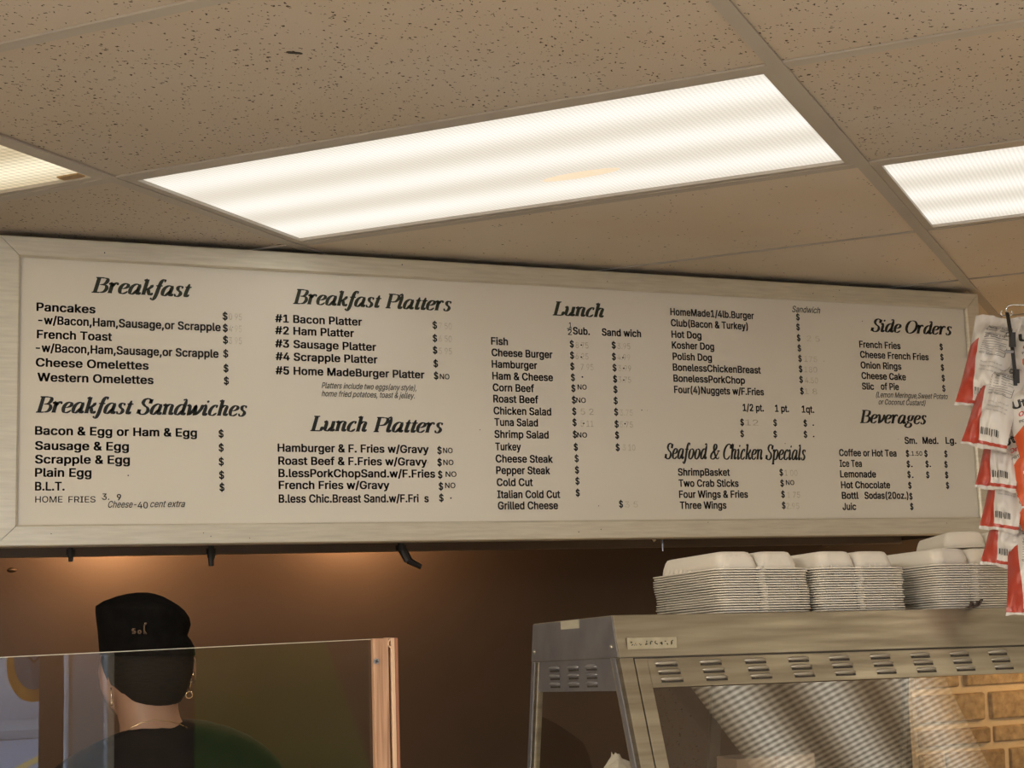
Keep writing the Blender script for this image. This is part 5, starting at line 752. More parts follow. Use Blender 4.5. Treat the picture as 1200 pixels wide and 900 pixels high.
# louvres
def louvre(x, z, wd_, name='louvre'):
    b = MB(); R = []; n = 8
    for t in [0, .08, .2, .8, .92, 1]:
        s = {0: .1, 1: .1, .08: .7, .92: .7}.get(t, 1.0)
        R.append([(x + (t - .5) * wd_, 0 - .0045 * s * sin(pi * k / (n - 1)) , z + .0032 * s * cos(pi * k / (n - 1))) for k in range(n)])
    b.rings(R, 0, True); return b
vb = MB()
sl = math.atan(KF)
FT = Matrix.Translation((0, -.0135, -HH)) @ Matrix.Rotation(-sl, 4, 'X')         # z down the slope, y normal to it
hb = HB / cos(sl)
X0 = .042
vb.box(X0, LC - .002, 0, .0015, -hb, 0, 0, FT); vent = cpart(vb, 'vent_panel', M_STEELB)
for gx in (782, 834, 886.5, 937, 985, 1033, 1080, 1126, 1171):
    X = at(gx, 784, Y=P0.y - .02).x - P0.x
    for k in range(3):
        b = louvre(X + k * .002, -.0095 - k * .0112, .036)
        b.v = [tuple(FT @ Vector(v)) for v in b.v]; b.build('louvre', M_STEEL, vent, True)
        b = MB(); b.box(X - .0165 + k * .002, X + .0165 + k * .002, -.0012, -.0001, -.0146 - k * .0112, -.0120 - k * .0112, 0, FT); b.build('vent_slot', M_TEEDARK, vent)
# end vent panel (left end)
b = MB(); z0, z1 = -HH, -HH - .044
b.hexa([(.0015, fy(z1) + .03, z1), (.0015, fy(z0) + .03, z0), (.0015, byy(z0) - .026, z0), (.0015, byy(z1) - .026, z1)], [(.003, fy(z1) + .03, z1), (.003, fy(z0) + .03, z0), (.003, byy(z0) - .026, z0), (.003, byy(z1) - .026, z1)])
ev = cpart(b, 'end_vent_panel', M_STEELG)
for gy in (.075, .135, .200):
    for k in range(3):
        b = louvre(0, 0, .036); zc = -HH - .010 - k * .0115
        Tm = Matrix.Translation((.001, gy, zc)) @ Matrix.Rotation(-pi / 2, 4, 'Z')
        b.v = [tuple(Tm @ Vector(v)) for v in b.v]; b.build('louvre', M_STEELG, ev, True)
        b = MB(); b.box(.0005, .0014, gy - .016, gy + .016, zc - .0055, zc - .0030); b.build('vent_slot', M_TEEDARK, ev)
# posts: end uprights and slanted front/back members
def slat(x0, x1, dy0, dy1, side, name, m, z0=-HH, z1=ZB, bev=.0008):
    f = fy if side == 'f' else byy; s = 1 if side == 'f' else -1
    a = [(x0, f(z0) + s * dy0, z0), (x1, f(z0) + s * dy0, z0), (x1, f(z0) + s * dy1, z0), (x0, f(z0) + s * dy1, z0)]
    c = [(x0, f(z1) + s * dy0, z1), (x1, f(z1) + s * dy0, z1), (x1, f(z1) + s * dy1, z1), (x0, f(z1) + s * dy1, z1)]
    b = MB(); b.hexa(a, c); return cpart(b, name, m, bev)
slat(0, .0205, 0, .012, 'f', 'corner_post', M_STEELB); slat(.0225, .042, .001, .012, 'f', 'post_cover', M_STEELB)
slat(-.001, .006, .013, .024, 'f', 'end_post', M_STEELG); slat(0, .004, .0255, .030, 'f', 'end_post', M_STEEL)
slat(0, .012, 0, .012, 'b', 'end_post', M_STEELG); slat(0, .010, .0145, .026, 'b', 'end_post', M_STEELB)
slat(LC - .002, LC + .02, 0, .012, 'f', 'corner_post', M_STEELB); slat(LC - .008, LC + .0, .0, .010, 'b', 'end_post', M_HOODIN)
xm = at(845, 803, Y=P0.y + DEP).x - P0.x
slat(xm - .011, xm + .008, .004, .012, 'b', 'end_post', M_HOODIN)
# panes
b = MB(); za, zb_ = -HH - HB, ZB + .02
b.hexa([(X0, fy(za) + .004, za), (LC - .002, fy(za) + .004, za), (LC - .002, fy(zb_) + .004, zb_), (X0, fy(zb_) + .004, zb_)], [(X0, fy(za) + .008, za), (LC - .002, fy(za) + .008, za), (LC - .002, fy(zb_) + .008, zb_), (X0, fy(zb_) + .008, zb_)])
cpart(b, 'front_pane', M_CASEGLASS)
b = MB(); za = -HH - .044
b.hexa([(.002, fy(za) + .031, za), (.002, byy(za) - .027, za), (.002, byy(zb_) - .027, zb_), (.002, fy(zb_) + .031, zb_)], [(.006, fy(za) + .031, za), (.006, byy(za) - .027, za), (.006, byy(zb_) - .027, zb_), (.006, fy(zb_) + .031, zb_)])
cpart(b, 'end_pane', M_CASEGLASS)
# base
b = MB(); b.box(0, LC, fy(ZB), byy(ZB), ZB - .02, ZB); cpart(b, 'base', M_STEEL, .002)
for x in (.03, LC - .03):
    for y in (-.17, .36):
        b = MB(); b.tube([(x, y, ZB - .02), (x, y, ZB - .02 - .03)], .012, 10); cpart(b, 'foot', M_DARK)
# tray stand inside and the box in it
tb = empty('paper_box', (0, 0, 0), 'plain pinkish-brown box standing inside the food warmer', 'box')
q = at(935, 884, d=2.35)
b = MB(); b.box(q.x - .105, q.x + .03, q.y, q.y + .06, q.z - .25, q.z); b.build('box_body', noisy('box_board', (.34, .25, .19), (.30, .22, .165), 5, .7), tb, bevel=.002)
b = MB(); b.box(q.x - .04, q.x - .0385, q.y - .0008, q.y, q.z - .24, q.z); b.build('box_seam', M_WOODR, tb)
q2 = at(722, 895, d=2.45)
b = MB(); rr = random.Random(3); R = []
for k in range(7):
    a = k / 6; rad = .022 * sin(pi * min(.97, a + .08)) + .004
    R.append([(q2.x + rad * cos(2 * pi * i / 10) * rr.uniform(.7, 1.25), q2.y + rad * sin(2 * pi * i / 10), q2.z - .035 + .05 * a + rr.uniform(-.004, .004)) for i in range(10)])
b.rings(R); tag(b.build('crumpled_paper', M_FOAM), 'crumpled pale paper behind the end glass of the food warmer', 'paper')

# ================================================================ FOAM CONTAINERS
FW, FD, FRM = .158, .20, .0022
def rrect(w_, d_, r, n=5):
    out = []
    for cx, cy, a0 in ((w_ / 2 - r, d_ / 2 - r, 0), (-w_ / 2 + r, d_ / 2 - r, pi / 2), (-w_ / 2 + r, -d_ / 2 + r, pi), (w_ / 2 - r, -d_ / 2 + r, 3 * pi / 2)):
        for k in range(n): a = a0 + (pi / 2) * k / (n - 1); out.append((cx + r * cos(a), cy + r * sin(a)))
    return out
def ribbed(w_, d_, r, amp):
    P = rrect(w_, d_, r); out = []
    for i in range(len(P)):
        (x0, y0), (x1, y1) = P[i], P[(i + 1) % len(P)]; out.append((x0, y0)); ln = math.hypot(x1 - x0, y1 - y0)
        n = 22 if (i % 5 == 4 and (i // 5) % 2 == 1) else (8 if i % 5 == 4 else 0)
        nx, ny = (y1 - y0) / (ln + 1e-9), -(x1 - x0) / (ln + 1e-9)
        for k in range(1, n): o_ = amp * (1 if k % 2 else -1); out.append((x0 + (x1 - x0) * k / n + nx * o_, y0 + (y1 - y0) * k / n + ny * o_))
    return out
def foam_mesh():
    b = MB()
    def rring(w_, d_, r, z, ox=0, amp=.0007): return [(x + ox, y, z) for x, y in ribbed(w_, d_, r, amp)]
    def ring(w_, d_, r, z, ox=0): return [(x + ox, y, z) for x, y in rrect(w_, d_, r)]
    b.rings([ring(FW - .03, FD - .03, .016, .0004), ring(FW, FD, .018, 0), ring(FW + .001, FD + .001, .018, .0008), ring(FW, FD, .018, .0016), ring(FW - .020, FD - .020, .016, .0018)], 0, False)
    base = ring(FW - .010, FD - .010, .016, .0020)
    for sx in (-1, 1):
        w2 = (FW - .026) / 2; ox = sx * (w2 / 2 + .001)
        b.rings([rring(w2, FD - .024, .012, .0018, ox), rring(w2 - .003, FD - .027, .012, .012, ox), rring(w2 - .008, FD - .032, .012, .021, ox), rring(w2 - .013, FD - .038, .011, .0255, ox), rring(w2 - .022, FD - .045, .009, .0268, ox, 0), rring(w2 - .045, FD - .1, .006, .0268, ox, 0)], 0, True)
    b.box(-.004, .004, -FD / 2 + .006, FD / 2 - .006, .0014, .0034)
    return b
fb = foam_mesh()
proto = fb.build('foam_container', M_FOAM, None, True); proto.data.name = 'foam_container'
CI = CASE.copy()
used = [False]
STK = [('left', .095, 18, .0036), ('second', .245, 18, .0036), ('right', .525, 19, .0036)]
lx = lambda px: at(px, 715, Y=P0.y).x - P0.x
place = {'left': (lx(903), .106), 'second': (lx(1017), .106), 'right': (lx(1152), .104)}
names = {'left': 'leftmost stack', 'second': 'middle stack', 'right': 'right stack by the chip bags'}
topz = {}
def foam_copy(Mx, label, group):
    if not used[0]: o = proto; used[0] = True
    else: o = proto.copy(); COL.objects.link(o)
    o.matrix_world = CI @ Mx; tag(o, label, 'food container', group); return o
for nm, _, cnt, pit in STK:
    X, Y = place[nm]; rz = random.uniform(-.02, .02)
    for k in range(cnt):
        top = k == cnt - 1
        dx = .0012 * sin(k * 1.7) + random.uniform(-.0012, .0012) + (-.004 if nm == 'left' and k > 10 else 0)
        Mx = Matrix.Translation((X + dx, Y + random.uniform(-.0012, .0012), .0006 + k * pit)) @ Matrix.Rotation(rz + random.uniform(-.006, .006), 4, 'Z')
        lab = ('topmost white foam container, humps showing, of the ' + names[nm]) if top else 'white foam container nested below the top one in the ' + names[nm]
        foam_copy(Mx, lab, None if top else 'foam containers nested in the ' + names[nm])
    topz[nm] = .0006 + cnt * pit
# the loose one behind, resting across the humps
X, Y = place['right']
Mx = Matrix.Translation((lx(1206), .125, topz['right'] + .0266)) @ Matrix.Rotation(radians(-21), 4, 'Z')
foam_copy(Mx, 'single white foam container lying loose on top of the right stack', None)
# torn dark scrap at the foot of the right stack
q = CASE @ Vector((at(1140, 706, Y=P0.y - .002).x - P0.x, -.004, .001))
b = MB(); pr_ = [(-.018, 0), (-.010, .0015), (-.006, .009), (-.002, .0035), (.003, .004), (.004, .010), (.006, .006), (.010, .010), (.013, .012), (.010, .004), (.004, .001), (-.01, -.001)]
b.hexa([(q.x + x, q.y, q.z + z) for x, z in pr_], [(q.x + x, q.y - .0015 - .006 * abs(sin(i)), q.z + z) for i, (x, z) in enumerate(pr_)])
tag(b.build('torn_scrap', mat('burnt_scrap', (.06, .04, .03), .8)), 'small dark torn scrap at the foot of the right-hand foam stack', 'scrap')

# ================================================================ CHIP BAGS on their strip
def bag_mat(name, kind):
    m = mat(name, (.8, .78, .74), .32, 0, .6)
    uv = N(m, 'ShaderNodeUVMap'); sp = N(m, 'ShaderNodeSeparateXYZ'); L(m, uv.outputs[0], sp.inputs[0])
    def mt(op, a, b_=None, c=None):
        n = N(m, 'ShaderNodeMath', operation=op)
        for i, v in enumerate((a, b_, c)):
            if v is None: continue
            if isinstance(v, (int, float)): n.inputs[i].default_value = v
            else: L(m, v, n.inputs[i])
        return n.outputs[0]
    u, v = sp.outputs['X'], sp.outputs['Y']     # v from 0 top to 1 bottom
    if kind == 'back':      # red left edge band, swelling below, starts a third of the way down
        edge = mt('MULTIPLY_ADD', mt('SINE', mt('MULTIPLY', v, 5.2)), -.06, .30)
        red = mt('MULTIPLY', mt('LESS_THAN', u, edge), mt('GREATER_THAN', v, mt('MULTIPLY_ADD', u, -.25, .36)))
        red = mt('MAXIMUM', red, mt('MULTIPLY', mt('GREATER_THAN', v, .93), mt('LESS_THAN', v, .965)))
    else:
        red = mt('GREATER_THAN', v, mt('MULTIPLY_ADD', mt('SINE', mt('MULTIPLY', u, 3.14)), -.13, .60))
        yel = mt('MULTIPLY', mt('GREATER_THAN', v, .80), mt('LESS_THAN', v, .86))
    red = mt('MULTIPLY', red, mt('LESS_THAN', v, .97))
    mc = N(m, 'ShaderNodeMix', data_type='RGBA'); L(m, red, mc.inputs[0]); mc.inputs[6].default_value = (.64, .61, .57, 1); mc.inputs[7].default_value = (.42, .05, .028, 1) if kind == 'back' else (.62, .10, .03, 1)
    L(m, mc.outputs[2], bsdf(m).inputs['Base Color'])
    return m
M_BAGB, M_BAGF = bag_mat('bag_back_print', 'back'), bag_mat('bag_front_print', 'front')
M_RED = mat('red_print', (.55, .03, .03), .4); M_GREYP = mat('grey_print', (.18, .17, .17), .5)
BW, BH = 1.0, 1.0
def bagz(u, v, W, Hh, seed, th):
    # height of the puffed face over the bag's mid-plane
    e = max(0, 1 - abs(2 * u - 1) ** 2.2); f = max(0, min(1, (v - .05) / .22)) * max(0, min(1, (.95 - v) / .22)); f = f * f * (3 - 2 * f)
    z = th * (e ** .6) * f
    rr = random.Random(seed)
    for _ in range(9):
        a, ph, fr = rr.uniform(0, pi), rr.uniform(0, 6.3), rr.uniform(7, 20)
        z += th * .10 * abs(sin((u * cos(a) + v * sin(a)) * fr + ph)) * (.25 + f) * e
    for _ in range(7):     # sharp pleats running in from the seals
        uu = rr.uniform(.1, .9); ss = rr.choice((0, 1)); dv = v if ss == 0 else 1 - v
        z -= th * .32 * math.exp(-((u - uu - dv * rr.uniform(-.4, .4)) / .035) ** 2) * math.exp(-((dv - .14) / .12) ** 2)
    return z
def facets(txt_me, u0, v0, W, Hh, width, cap, seed, th, sgn=1, capunit=.509):
    vs = [v.co.copy() for v in txt_me.vertices]; mn = min(v.x for v in vs); mx = max(v.x for v in vs)
    sx = width / (mx - mn)
    for v in txt_me.vertices:
        c = v.co; x = (u0 - .5) * W + (c.x - mn) * sx; yv = v0 - (c.y * cap / capunit) / Hh
        uu = x / W + .5; v.co = (x, -bagz(min(max(uu, 0), 1), yv, W, Hh, seed, th) - .0007, -yv * Hh)
    return txt_me
def make_bag(name, tc, bc, wpx, kind, d, seed, label, roll=0, tiltr=0, yaw=0):
    t = at(tc[0], tc[1], d=d); bt = at(bc[0], bc[1], d=d + tiltr)
    down = (bt - t); Hh = down.length; down.normalize()
    W = wpx * d / FPX
    to_cam = (CAM - t).normalized()
    right = down.cross(to_cam).normalized() * -1
    if right.dot(CX) < 0: right = -right
    right = (Matrix.Rotation(yaw, 3, down) @ right)
    nrm = right.cross(-down).normalized()            # points to the viewer or away
    if nrm.dot(to_cam) < 0: nrm = -nrm
    Mx = Matrix.Identity(4); yb = -nrm; zb = -down
    for i in range(3): Mx[i][0] = right[i]; Mx[i][1] = yb[i]; Mx[i][2] = zb[i]; Mx[i][3] = t[i]
    e = empty(name, t, label, 'chip bag', 'chip bags clipped to the strip'); e.matrix_world = Mx
    del e['group']
    th = .014; nu, nv = 30, 40
    vs, fs, uvs = [], [], []
    for side in (1, -1):
        for j in range(nv + 1):
            v = j / nv
            for i in range(nu + 1):
                u = i / nu
                pinch = 1 - .10 * math.sin(pi * v) ** .5
                z = bagz(u, v, W, Hh, seed if side == 1 else seed + 50, th if side == 1 else th * .3) if 0 < i < nu else 0
                zz_ = .0015 * sin(u * 30) * (1 if v < .05 or v > .95 else 0)
                vs.append(((u - .5) * W * pinch, -side * z + zz_, -v * Hh + .0015 * sin(u * 9 + seed) * (1 if j in (0, nv) else 0))); uvs.append((u, v))
        b0 = (nu + 1) * (nv + 1) * (0 if side == 1 else 1)
        for j in range(nv):
            for i in range(nu):
                q_ = (b0 + j * (nu + 1) + i, b0 + j * (nu + 1) + i + 1, b0 + (j + 1) * (nu + 1) + i + 1, b0 + (j + 1) * (nu + 1) + i)
                fs.append(q_ if side == 1 else q_[::-1])
    me = bpy.data.meshes.new('bag_body'); me.from_pydata(vs, [], fs); me.materials.append(M_BAGB if kind == 'back' else M_BAGF)
    ul = me.uv_layers.new(name='UVMap')
    for l in me.loops: ul.data[l.index].uv = uvs[l.vertex_index]
    for p in me.polygons: p.use_smooth = True
    o = bpy.data.objects.new('bag_body', me); COL.objects.link(o); o.parent = e
    def put(me_, nm, m_):
        me_.materials.clear(); me_.materials.append(m_); ob = bpy.data.objects.new(nm, me_); COL.objects.link(ob); ob.parent = e
    def txt(s, u0, v0, wfrac, cap, nm, m_, off=0., shear=0.): put(facets(text_mesh(s, off, shear), u0, v0, W, Hh, wfrac * W, cap, seed, th), nm, m_)
    def rect(x0, x1, v0, v1, lst):
        n = max(2, int((x1 - x0) * 14)); b0 = len(lst[0])
        for vv in (v0, v1):
            for i in range(n + 1): uu = x0 + (x1 - x0) * i / n; lst[0].append(((uu - .5) * W, -bagz(uu, vv, W, Hh, seed, th) - .0006, -vv * Hh))
        for i in range(n): lst[1].append((b0 + i, b0 + i + 1, b0 + n + 2 + i, b0 + n + 1 + i))
    if kind == 'back':
        l_ = ([], [])
        x0, x1 = .36, .84
        for k, v in enumerate((.16, .185, .235, .275, .30, .33, .355, .38, .405, .43, .455)):
            rect(x0, x1 - (.1 if k % 3 == 1 else 0), v, v + (.010 if k in (1, 3) else .005), l_)
        for xx in (x0 - .01, x1): rect(xx, xx + .012, .125, .47, l_)
        rect(x0, x1, .12, .126, l_); rect(x0, x1, .468, .474, l_)
        mm = bpy.data.meshes.new('nutrition_panel'); mm.from_pydata(l_[0], [], l_[1]); put(mm, 'nutrition_panel', M_GREYP)
        txt('Nutrition Facts', x0 + .02, .155, .42, .0030, 'panel_heading', M_INK, .02)
        txt('Calories 150', x0 + .02, .265, .40, .0026, 'panel_heading', M_INK, .02)
        l_ = ([], [])
        for k in range(11): rect(.40 + .035 * k, .415 + .035 * k + (.008 if k % 3 == 0 else 0), .82, .875, l_)
        mm = bpy.data.meshes.new('barcode'); mm.from_pydata(l_[0], [], l_[1]); put(mm, 'barcode', M_INK)
        for k in range(3): txt('Potatoes, vegetable oil, salt.', .42, .56 + .045 * k, .42, .0020, 'fine_print', M_GREYP)
    else:
        txt('Utz', .14, .33, .42, .011, 'brand_lettering', M_INK, .035)
        txt('Original', .20, .42, .55, .0062, 'flavour_lettering', M_RED, .02, .3)
        txt('POTATO CHIPS', .18, .485, .62, .0036, 'fine_print', M_INK, .01)
    return e
BD = 2.30
bags = [ # name key, top centre, bottom centre, width px, kind, depth, label
 ('G', (1211, 372), (1216, 470), 58, 'front', BD + .006, 'white and red chip bag highest on the right of the strip'),
 ('A', (1171, 372), (1146, 478), 56, 'back', BD + .012, 'white and red chip bag highest on the left of the strip'),
 ('H', (1194, 443), (1228, 548), 58, 'front', BD - .028, 'chip bag second from the top, swinging right, orange lower half'),
 ('B', (1182, 419), (1152, 525), 54, 'back', BD - .012, 'chip bag second from the top on the left of the strip'),
 ('I', (1176, 486), (1222, 588), 50, 'front', BD + .014, 'chip bag third from the top, swinging right'),
 ('C', (1186, 468), (1166, 574), 48, 'back', BD + .030, 'chip bag third from the top on the left, half hidden'),
 ('J', (1184, 538), (1232, 638), 50, 'front', BD + .034, 'chip bag fourth from the top, swinging right'),
 ('D', (1190, 517), (1170, 622), 46, 'back', BD + .050, 'narrow visible chip bag fourth from the top on the left'),
 ('K', (1192, 576), (1234, 682), 50, 'front', BD + .052, 'chip bag fifth from the top, swinging right'),
 ('E', (1197, 562), (1174, 665), 52, 'back', BD + .068, 'chip bag fifth from the top, in front of the foam stack'),
 ('F', (1206, 606), (1207, 722), 54, 'back', BD + .036, 'lowest chip bag hanging in front of the food warmer'),
]
for i, (k, tc, bc, wp, kind, d, lab) in enumerate(bags):
    make_bag('chip_bag', tc, bc, wp, kind, d, 11 + i * 7, lab, tiltr=(-.035 if kind == 'back' else -.03), yaw=(.25 if kind == 'back' else -.25) * (0 if k == 'F' else 1))
# strip, clips, hanging wire
st = empty('clip_strip', at(1180, 366, d=BD), 'black display strip with clips hung from a bent wire', 'display strip')
sd = BD - .034
b = MB(); pts = [at(1180, 366, d=sd + .02), at(1182, 376, d=sd + .01), at(1184.5, 392, d=sd), at(1186.5, 410, d=sd - .008), at(1189, 432, d=sd - .012), at(1190, 452, d=sd - .014)]
Rg = []
for p in pts:
    w2, t2 = .0026, .0008; Rg.append([p + CX * a + CF * c_ for a, c_ in ((-w2, -t2), (w2, -t2), (w2, t2), (-w2, t2))])
b.rings(Rg)
b.tube([at(1192, 470, d=BD + .075), at(1196, 560, d=BD + .085), at(1200, 640, d=BD + .095)], .0018, 6)
b.build('strip', M_DARK).parent = st; st.children[0].matrix_parent_inverse = Matrix.Translation(st.location).inverted()
for px, py, w2, h2 in ((1186.5, 398, .0040, .0105), (1191, 441, .0040, .010)):
    c_ = at(px, py, d=sd - .012); b = MB()
    b.hexa([c_ + CX * a - CF * .003 + CU * z for a, z in ((-w2, -h2), (w2, -h2), (w2 * .9, h2), (-w2 * .7, h2))], [c_ + CX * a + CF * .004 + CU * z for a, z in ((-w2, -h2), (w2, -h2), (w2, h2), (-w2, h2))])
    b.tube([c_ + CX * -.003 + CU * (h2 * .5), c_ + CX * -.009 + CU * (h2 * .45), c_ + CX * -.009 + CU * (h2 * .9), c_ + CX * -.003 + CU * h2], .0009, 6)
    o = b.build('clip', M_DARK, bevel=.0008); o.parent = st; o.matrix_parent_inverse = Matrix.Translation(st.location).inverted()
for px, py in ((1181, 412), (1180, 413)):
    pass
c_ = at(1181, 412, d=sd - .01); b = MB(); b.tube([c_ - CX * .004, c_ + CX * .008], .0022, 8); o = b.build('clip', M_STEELG); o.parent = st; o.matrix_parent_inverse = Matrix.Translation(st.location).inverted()
b = MB(); wd0 = BD - .01
loop = [at(1176 + 3.2 * cos(a), 367 + 3 * sin(a), d=wd0) for a in [x * .5 for x in range(-1, 10)]]
b.tube(loop, .0011, 6)
loop = [at(1183 + 3.0 * cos(a), 367 + 2.6 * sin(a), d=wd0) for a in [3.3 - x * .5 for x in range(0, 10)]]
b.tube(loop, .0011, 6)
arc = [at(1180, 366, d=wd0), at(1179, 362, d=wd0), at(1181, 358.6, d=wd0), at(1186, 357.2, d=wd0), at(1215, 357.4, d=wd0), at(1262, 357.4, d=wd0)]
b.tube(arc, .0013, 8)
e_ = at(1262, 357.4, d=wd0); b.tube([e_, Vector((e_.x, e_.y, 2.497))], .0016, 8)
o = b.build('hanger_wire', M_CHROME, smooth=True); o.parent = st; o.matrix_parent_inverse = Matrix.Translation(st.location).inverted()

# ================================================================ THE COOK
PY = .02
hc = at(172, 780, Y=PY)                                      # head centre
person = empty('person', (hc.x, PY, 0), 'person seen from behind in black cap and black top behind the acrylic guard', 'person')
M_SKIN = noisy('skin', (.42, .24, .155), (.37, .20, .13), 12, .5, 0, (1, 1, 1), .1)
M_HAIR = noisy('short_dark_hair', (.009, .0075, .006), (.018, .014, .011), 60, .8, 0, (1, 1, 4), .5, 4, .2)
M_CAP = noisy('black_cloth_cap', (.004, .0035, .0035), (.009, .008, .007), 40, .9, 0, (1, 1, 1), .4, 4, .12)
M_SHIRT = noisy('black_knit', (.006, .005, .0055), (.011, .009, .009), 30, .9, 0, (1, 1, 1), .3, 4, .12)
M_TROUS = noisy('dark_trousers', (.03, .03, .035), (.05, .05, .055), 20, .9)
def skin(name, verts, edges, radii, m, par, levels=2, root=0):
    me = bpy.data.meshes.new(name); me.from_pydata([tuple(v) for v in verts], edges, []); me.materials.append(m)
    o = bpy.data.objects.new(name, me); COL.objects.link(o)
    sk = o.modifiers.new('skin', 'SKIN'); sk.use_smooth_shade = True
    for i, r in enumerate(radii):
        d = me.skin_vertices[0].data[i]; d.radius = r if isinstance(r, tuple) else (r, r); d.use_root = (i == root)
    ss = o.modifiers.new('sub', 'SUBSURF'); ss.levels = levels; ss.render_levels = levels
    ch(o, par); return o
hx, hz = hc.x, hc.z
sx_ = hx + .035
def V_(x, y, z): return (x, PY + y, z)
bv = [V_(sx_, 0, .98), V_(sx_, -.01, 1.12), V_(sx_ + .005, 0, 1.28), V_(sx_, 0, 1.36), V_(hx + .01, 0, 1.455), V_(hx + .002, .012, 1.53), V_(hx, .03, 1.60), V_(hx, .03, 1.67),   # 0-7
      V_(sx_ - .175, .0, 1.385), V_(sx_ - .235, .05, 1.14), V_(sx_ - .17, .27, 1.12),          # 8-10 left arm
      V_(sx_ + .185, .0, 1.405), V_(sx_ + .245, .05, 1.15), V_(sx_ + .17, .28, 1.13),          # 11-13 right arm
      V_(sx_ - .095, 0, .90), V_(sx_ - .105, .01, .50), V_(sx_ - .11, -.02, .09), V_(sx_ - .12, .12, .03),
      V_(sx_ + .095, 0, .90), V_(sx_ + .105, .01, .50), V_(sx_ + .11, -.02, .09), V_(sx_ + .12, .12, .03)]
be = [(0, 1), (1, 2), (2, 3), (3, 4), (4, 5), (5, 6), (6, 7), (3, 8), (8, 9), (9, 10), (3, 11), (11, 12), (12, 13), (0, 14), (14, 15), (15, 16), (16, 17), (0, 18), (18, 19), (19, 20), (20, 21)]
br = [(.15, .10), (.14, .10), (.15, .105), (.10, .085), (.060, .060), (.056, .060), (.074, .085), (.076, .086), .06, .042, .027, .06, .042, .027, .085, .058, .038, .03, .085, .058, .038, .03]
# hands: palm and five fingers each, grown from the wrists
for wi, sgn in ((10, 1), (13, -1)):
    wx, wy, wz = bv[wi]; pi_ = len(bv); bv.append((wx, wy + .075, wz - .01)); be.append((wi, pi_)); br.append((.036, .015))
    for k, (ox, ln) in enumerate(((-.030, .07), (-.010, .08), (.010, .075), (.028, .06))):
        a = len(bv); bv += [(wx + ox, wy + .105, wz - .012), (wx + ox * 1.1, wy + .105 + ln * .55, wz - .022), (wx + ox * 1.1, wy + .10 + ln * .8, wz - .05)]
        be += [(pi_, a), (a, a + 1), (a + 1, a + 2)]; br += [.009, .0085, .0075]
    a = len(bv); bv += [(wx + sgn * .042, wy + .055, wz - .018), (wx + sgn * .056, wy + .095, wz - .03)]; be += [(pi_, a), (a, a + 1)]; br += [.011, .009]
skin('body', bv, be, br, M_SKIN, person)
# shirt over the torso and upper arms
sv = [V_(sx_, 0, .95), V_(sx_, -.01, 1.12), V_(sx_ + .005, 0, 1.27), V_(sx_, 0, 1.385), V_(hx + .008, .004, 1.513), V_(sx_ - .17, 0, 1.375), V_(sx_ - .225, .03, 1.22), V_(sx_ + .185, 0, 1.395), V_(sx_ + .24, .03, 1.23)]
skin('shirt', sv, [(0, 1), (1, 2), (2, 3), (3, 4), (3, 5), (5, 6), (3, 7), (7, 8)], [(.17, .12), (.165, .12), (.175, .128), (.15, .118), (.074, .078), .080, .070, .084, .072], M_SHIRT, person)
tv = [V_(sx_, 0, 1.0), V_(sx_ - .095, 0, .88), V_(sx_ - .105, .01, .50), V_(sx_ - .11, -.02, .12), V_(sx_ + .095, 0, .88), V_(sx_ + .105, .01, .50), V_(sx_ + .11, -.02, .12)]
skin('trousers', tv, [(0, 1), (1, 2), (2, 3), (0, 4), (4, 5), (5, 6)], [(.155, .115), .1, .075, .06, .1, .075, .06], M_TROUS, person)
for s in (-1, 1):
    b = MB(); cx_ = sx_ + s * .115; R = []
    for y, w_, h_ in ((-.07, .02, .03), (-.06, .04, .07), (0, .045, .085), (.08, .047, .06), (.15, .045, .045), (.19, .02, .03)):
        R.append([(cx_ + w_ * cos(t), PY + y, max(0.0, h_ * .5 + h_ * .5 * sin(t))) for t in [2 * pi * k / 12 for k in range(12)]])
    b.rings(R); ch(b.build('shoe', M_DARK, smooth=True), person)
# hair: rings measured over the skull
def px_ring(y, xl, xr, depth, cyo=.03, n=28, Yc=PY, wob=0):
    a, c2 = at(xl, y, Y=Yc), at(xr, y, Y=Yc); cx_, hw = (a.x + c2.x) / 2, (c2.x - a.x) / 2; z = (a.z + c2.z) / 2
    return [(cx_ + hw * cos(2 * pi * k / n) * (1 + wob * sin(5 * k)), Yc + cyo + depth * sin(2 * pi * k / n), z + (a.z - c2.z) * -.5 * cos(2 * pi * k / n)) for k in range(n)]
b = MB(); b.rings([px_ring(828, 158, 200, .035, .0), px_ring(822, 146, 212, .062, .01), px_ring(812, 137, 219, .078, .018), px_ring(800, 129, 225, .088, .022), px_ring(788, 124, 228, .095, .026), px_ring(775, 121, 230, .098, .028), px_ring(762, 122, 229, .098, .028)])
hair = ch(b.build('hair', M_HAIR, smooth=True), person)
# face side (turned away)
b = MB(); fcy = PY + .115
b.rings([[(hx + r * cos(t), PY + y, hz - .012 + 1.25 * r * sin(t)) for t in [2 * pi * k / 20 for k in range(20)]] for y, r in ((.03, .082), (.08, .084), (.11, .074), (.128, .055), (.137, .03))])
b.rings([[(hx + r * cos(t), PY + .128 + r * .8 * abs(sin(t)) , hz - .02 + q_ * 1.0) for t in [2 * pi * k / 10 for k in range(10)]] for q_, r in ((.03, .008), (.01, .012), (-.012, .017), (-.02, .008))])
fc = ch(b.build('face', M_SKIN, smooth=True), person)
for s in (-1, 1):
    b = MB(); b.rings([[(hx + s * .033 + r * cos(t), PY + .125 + y, hz + .005 + r * .6 * sin(t)) for t in [2 * pi * k / 12 for k in range(12)]] for y, r in ((0, .014), (.006, .011), (.009, .004))]); b.build('eye', mat('eye_white', (.6, .57, .52), .3), fc, True)
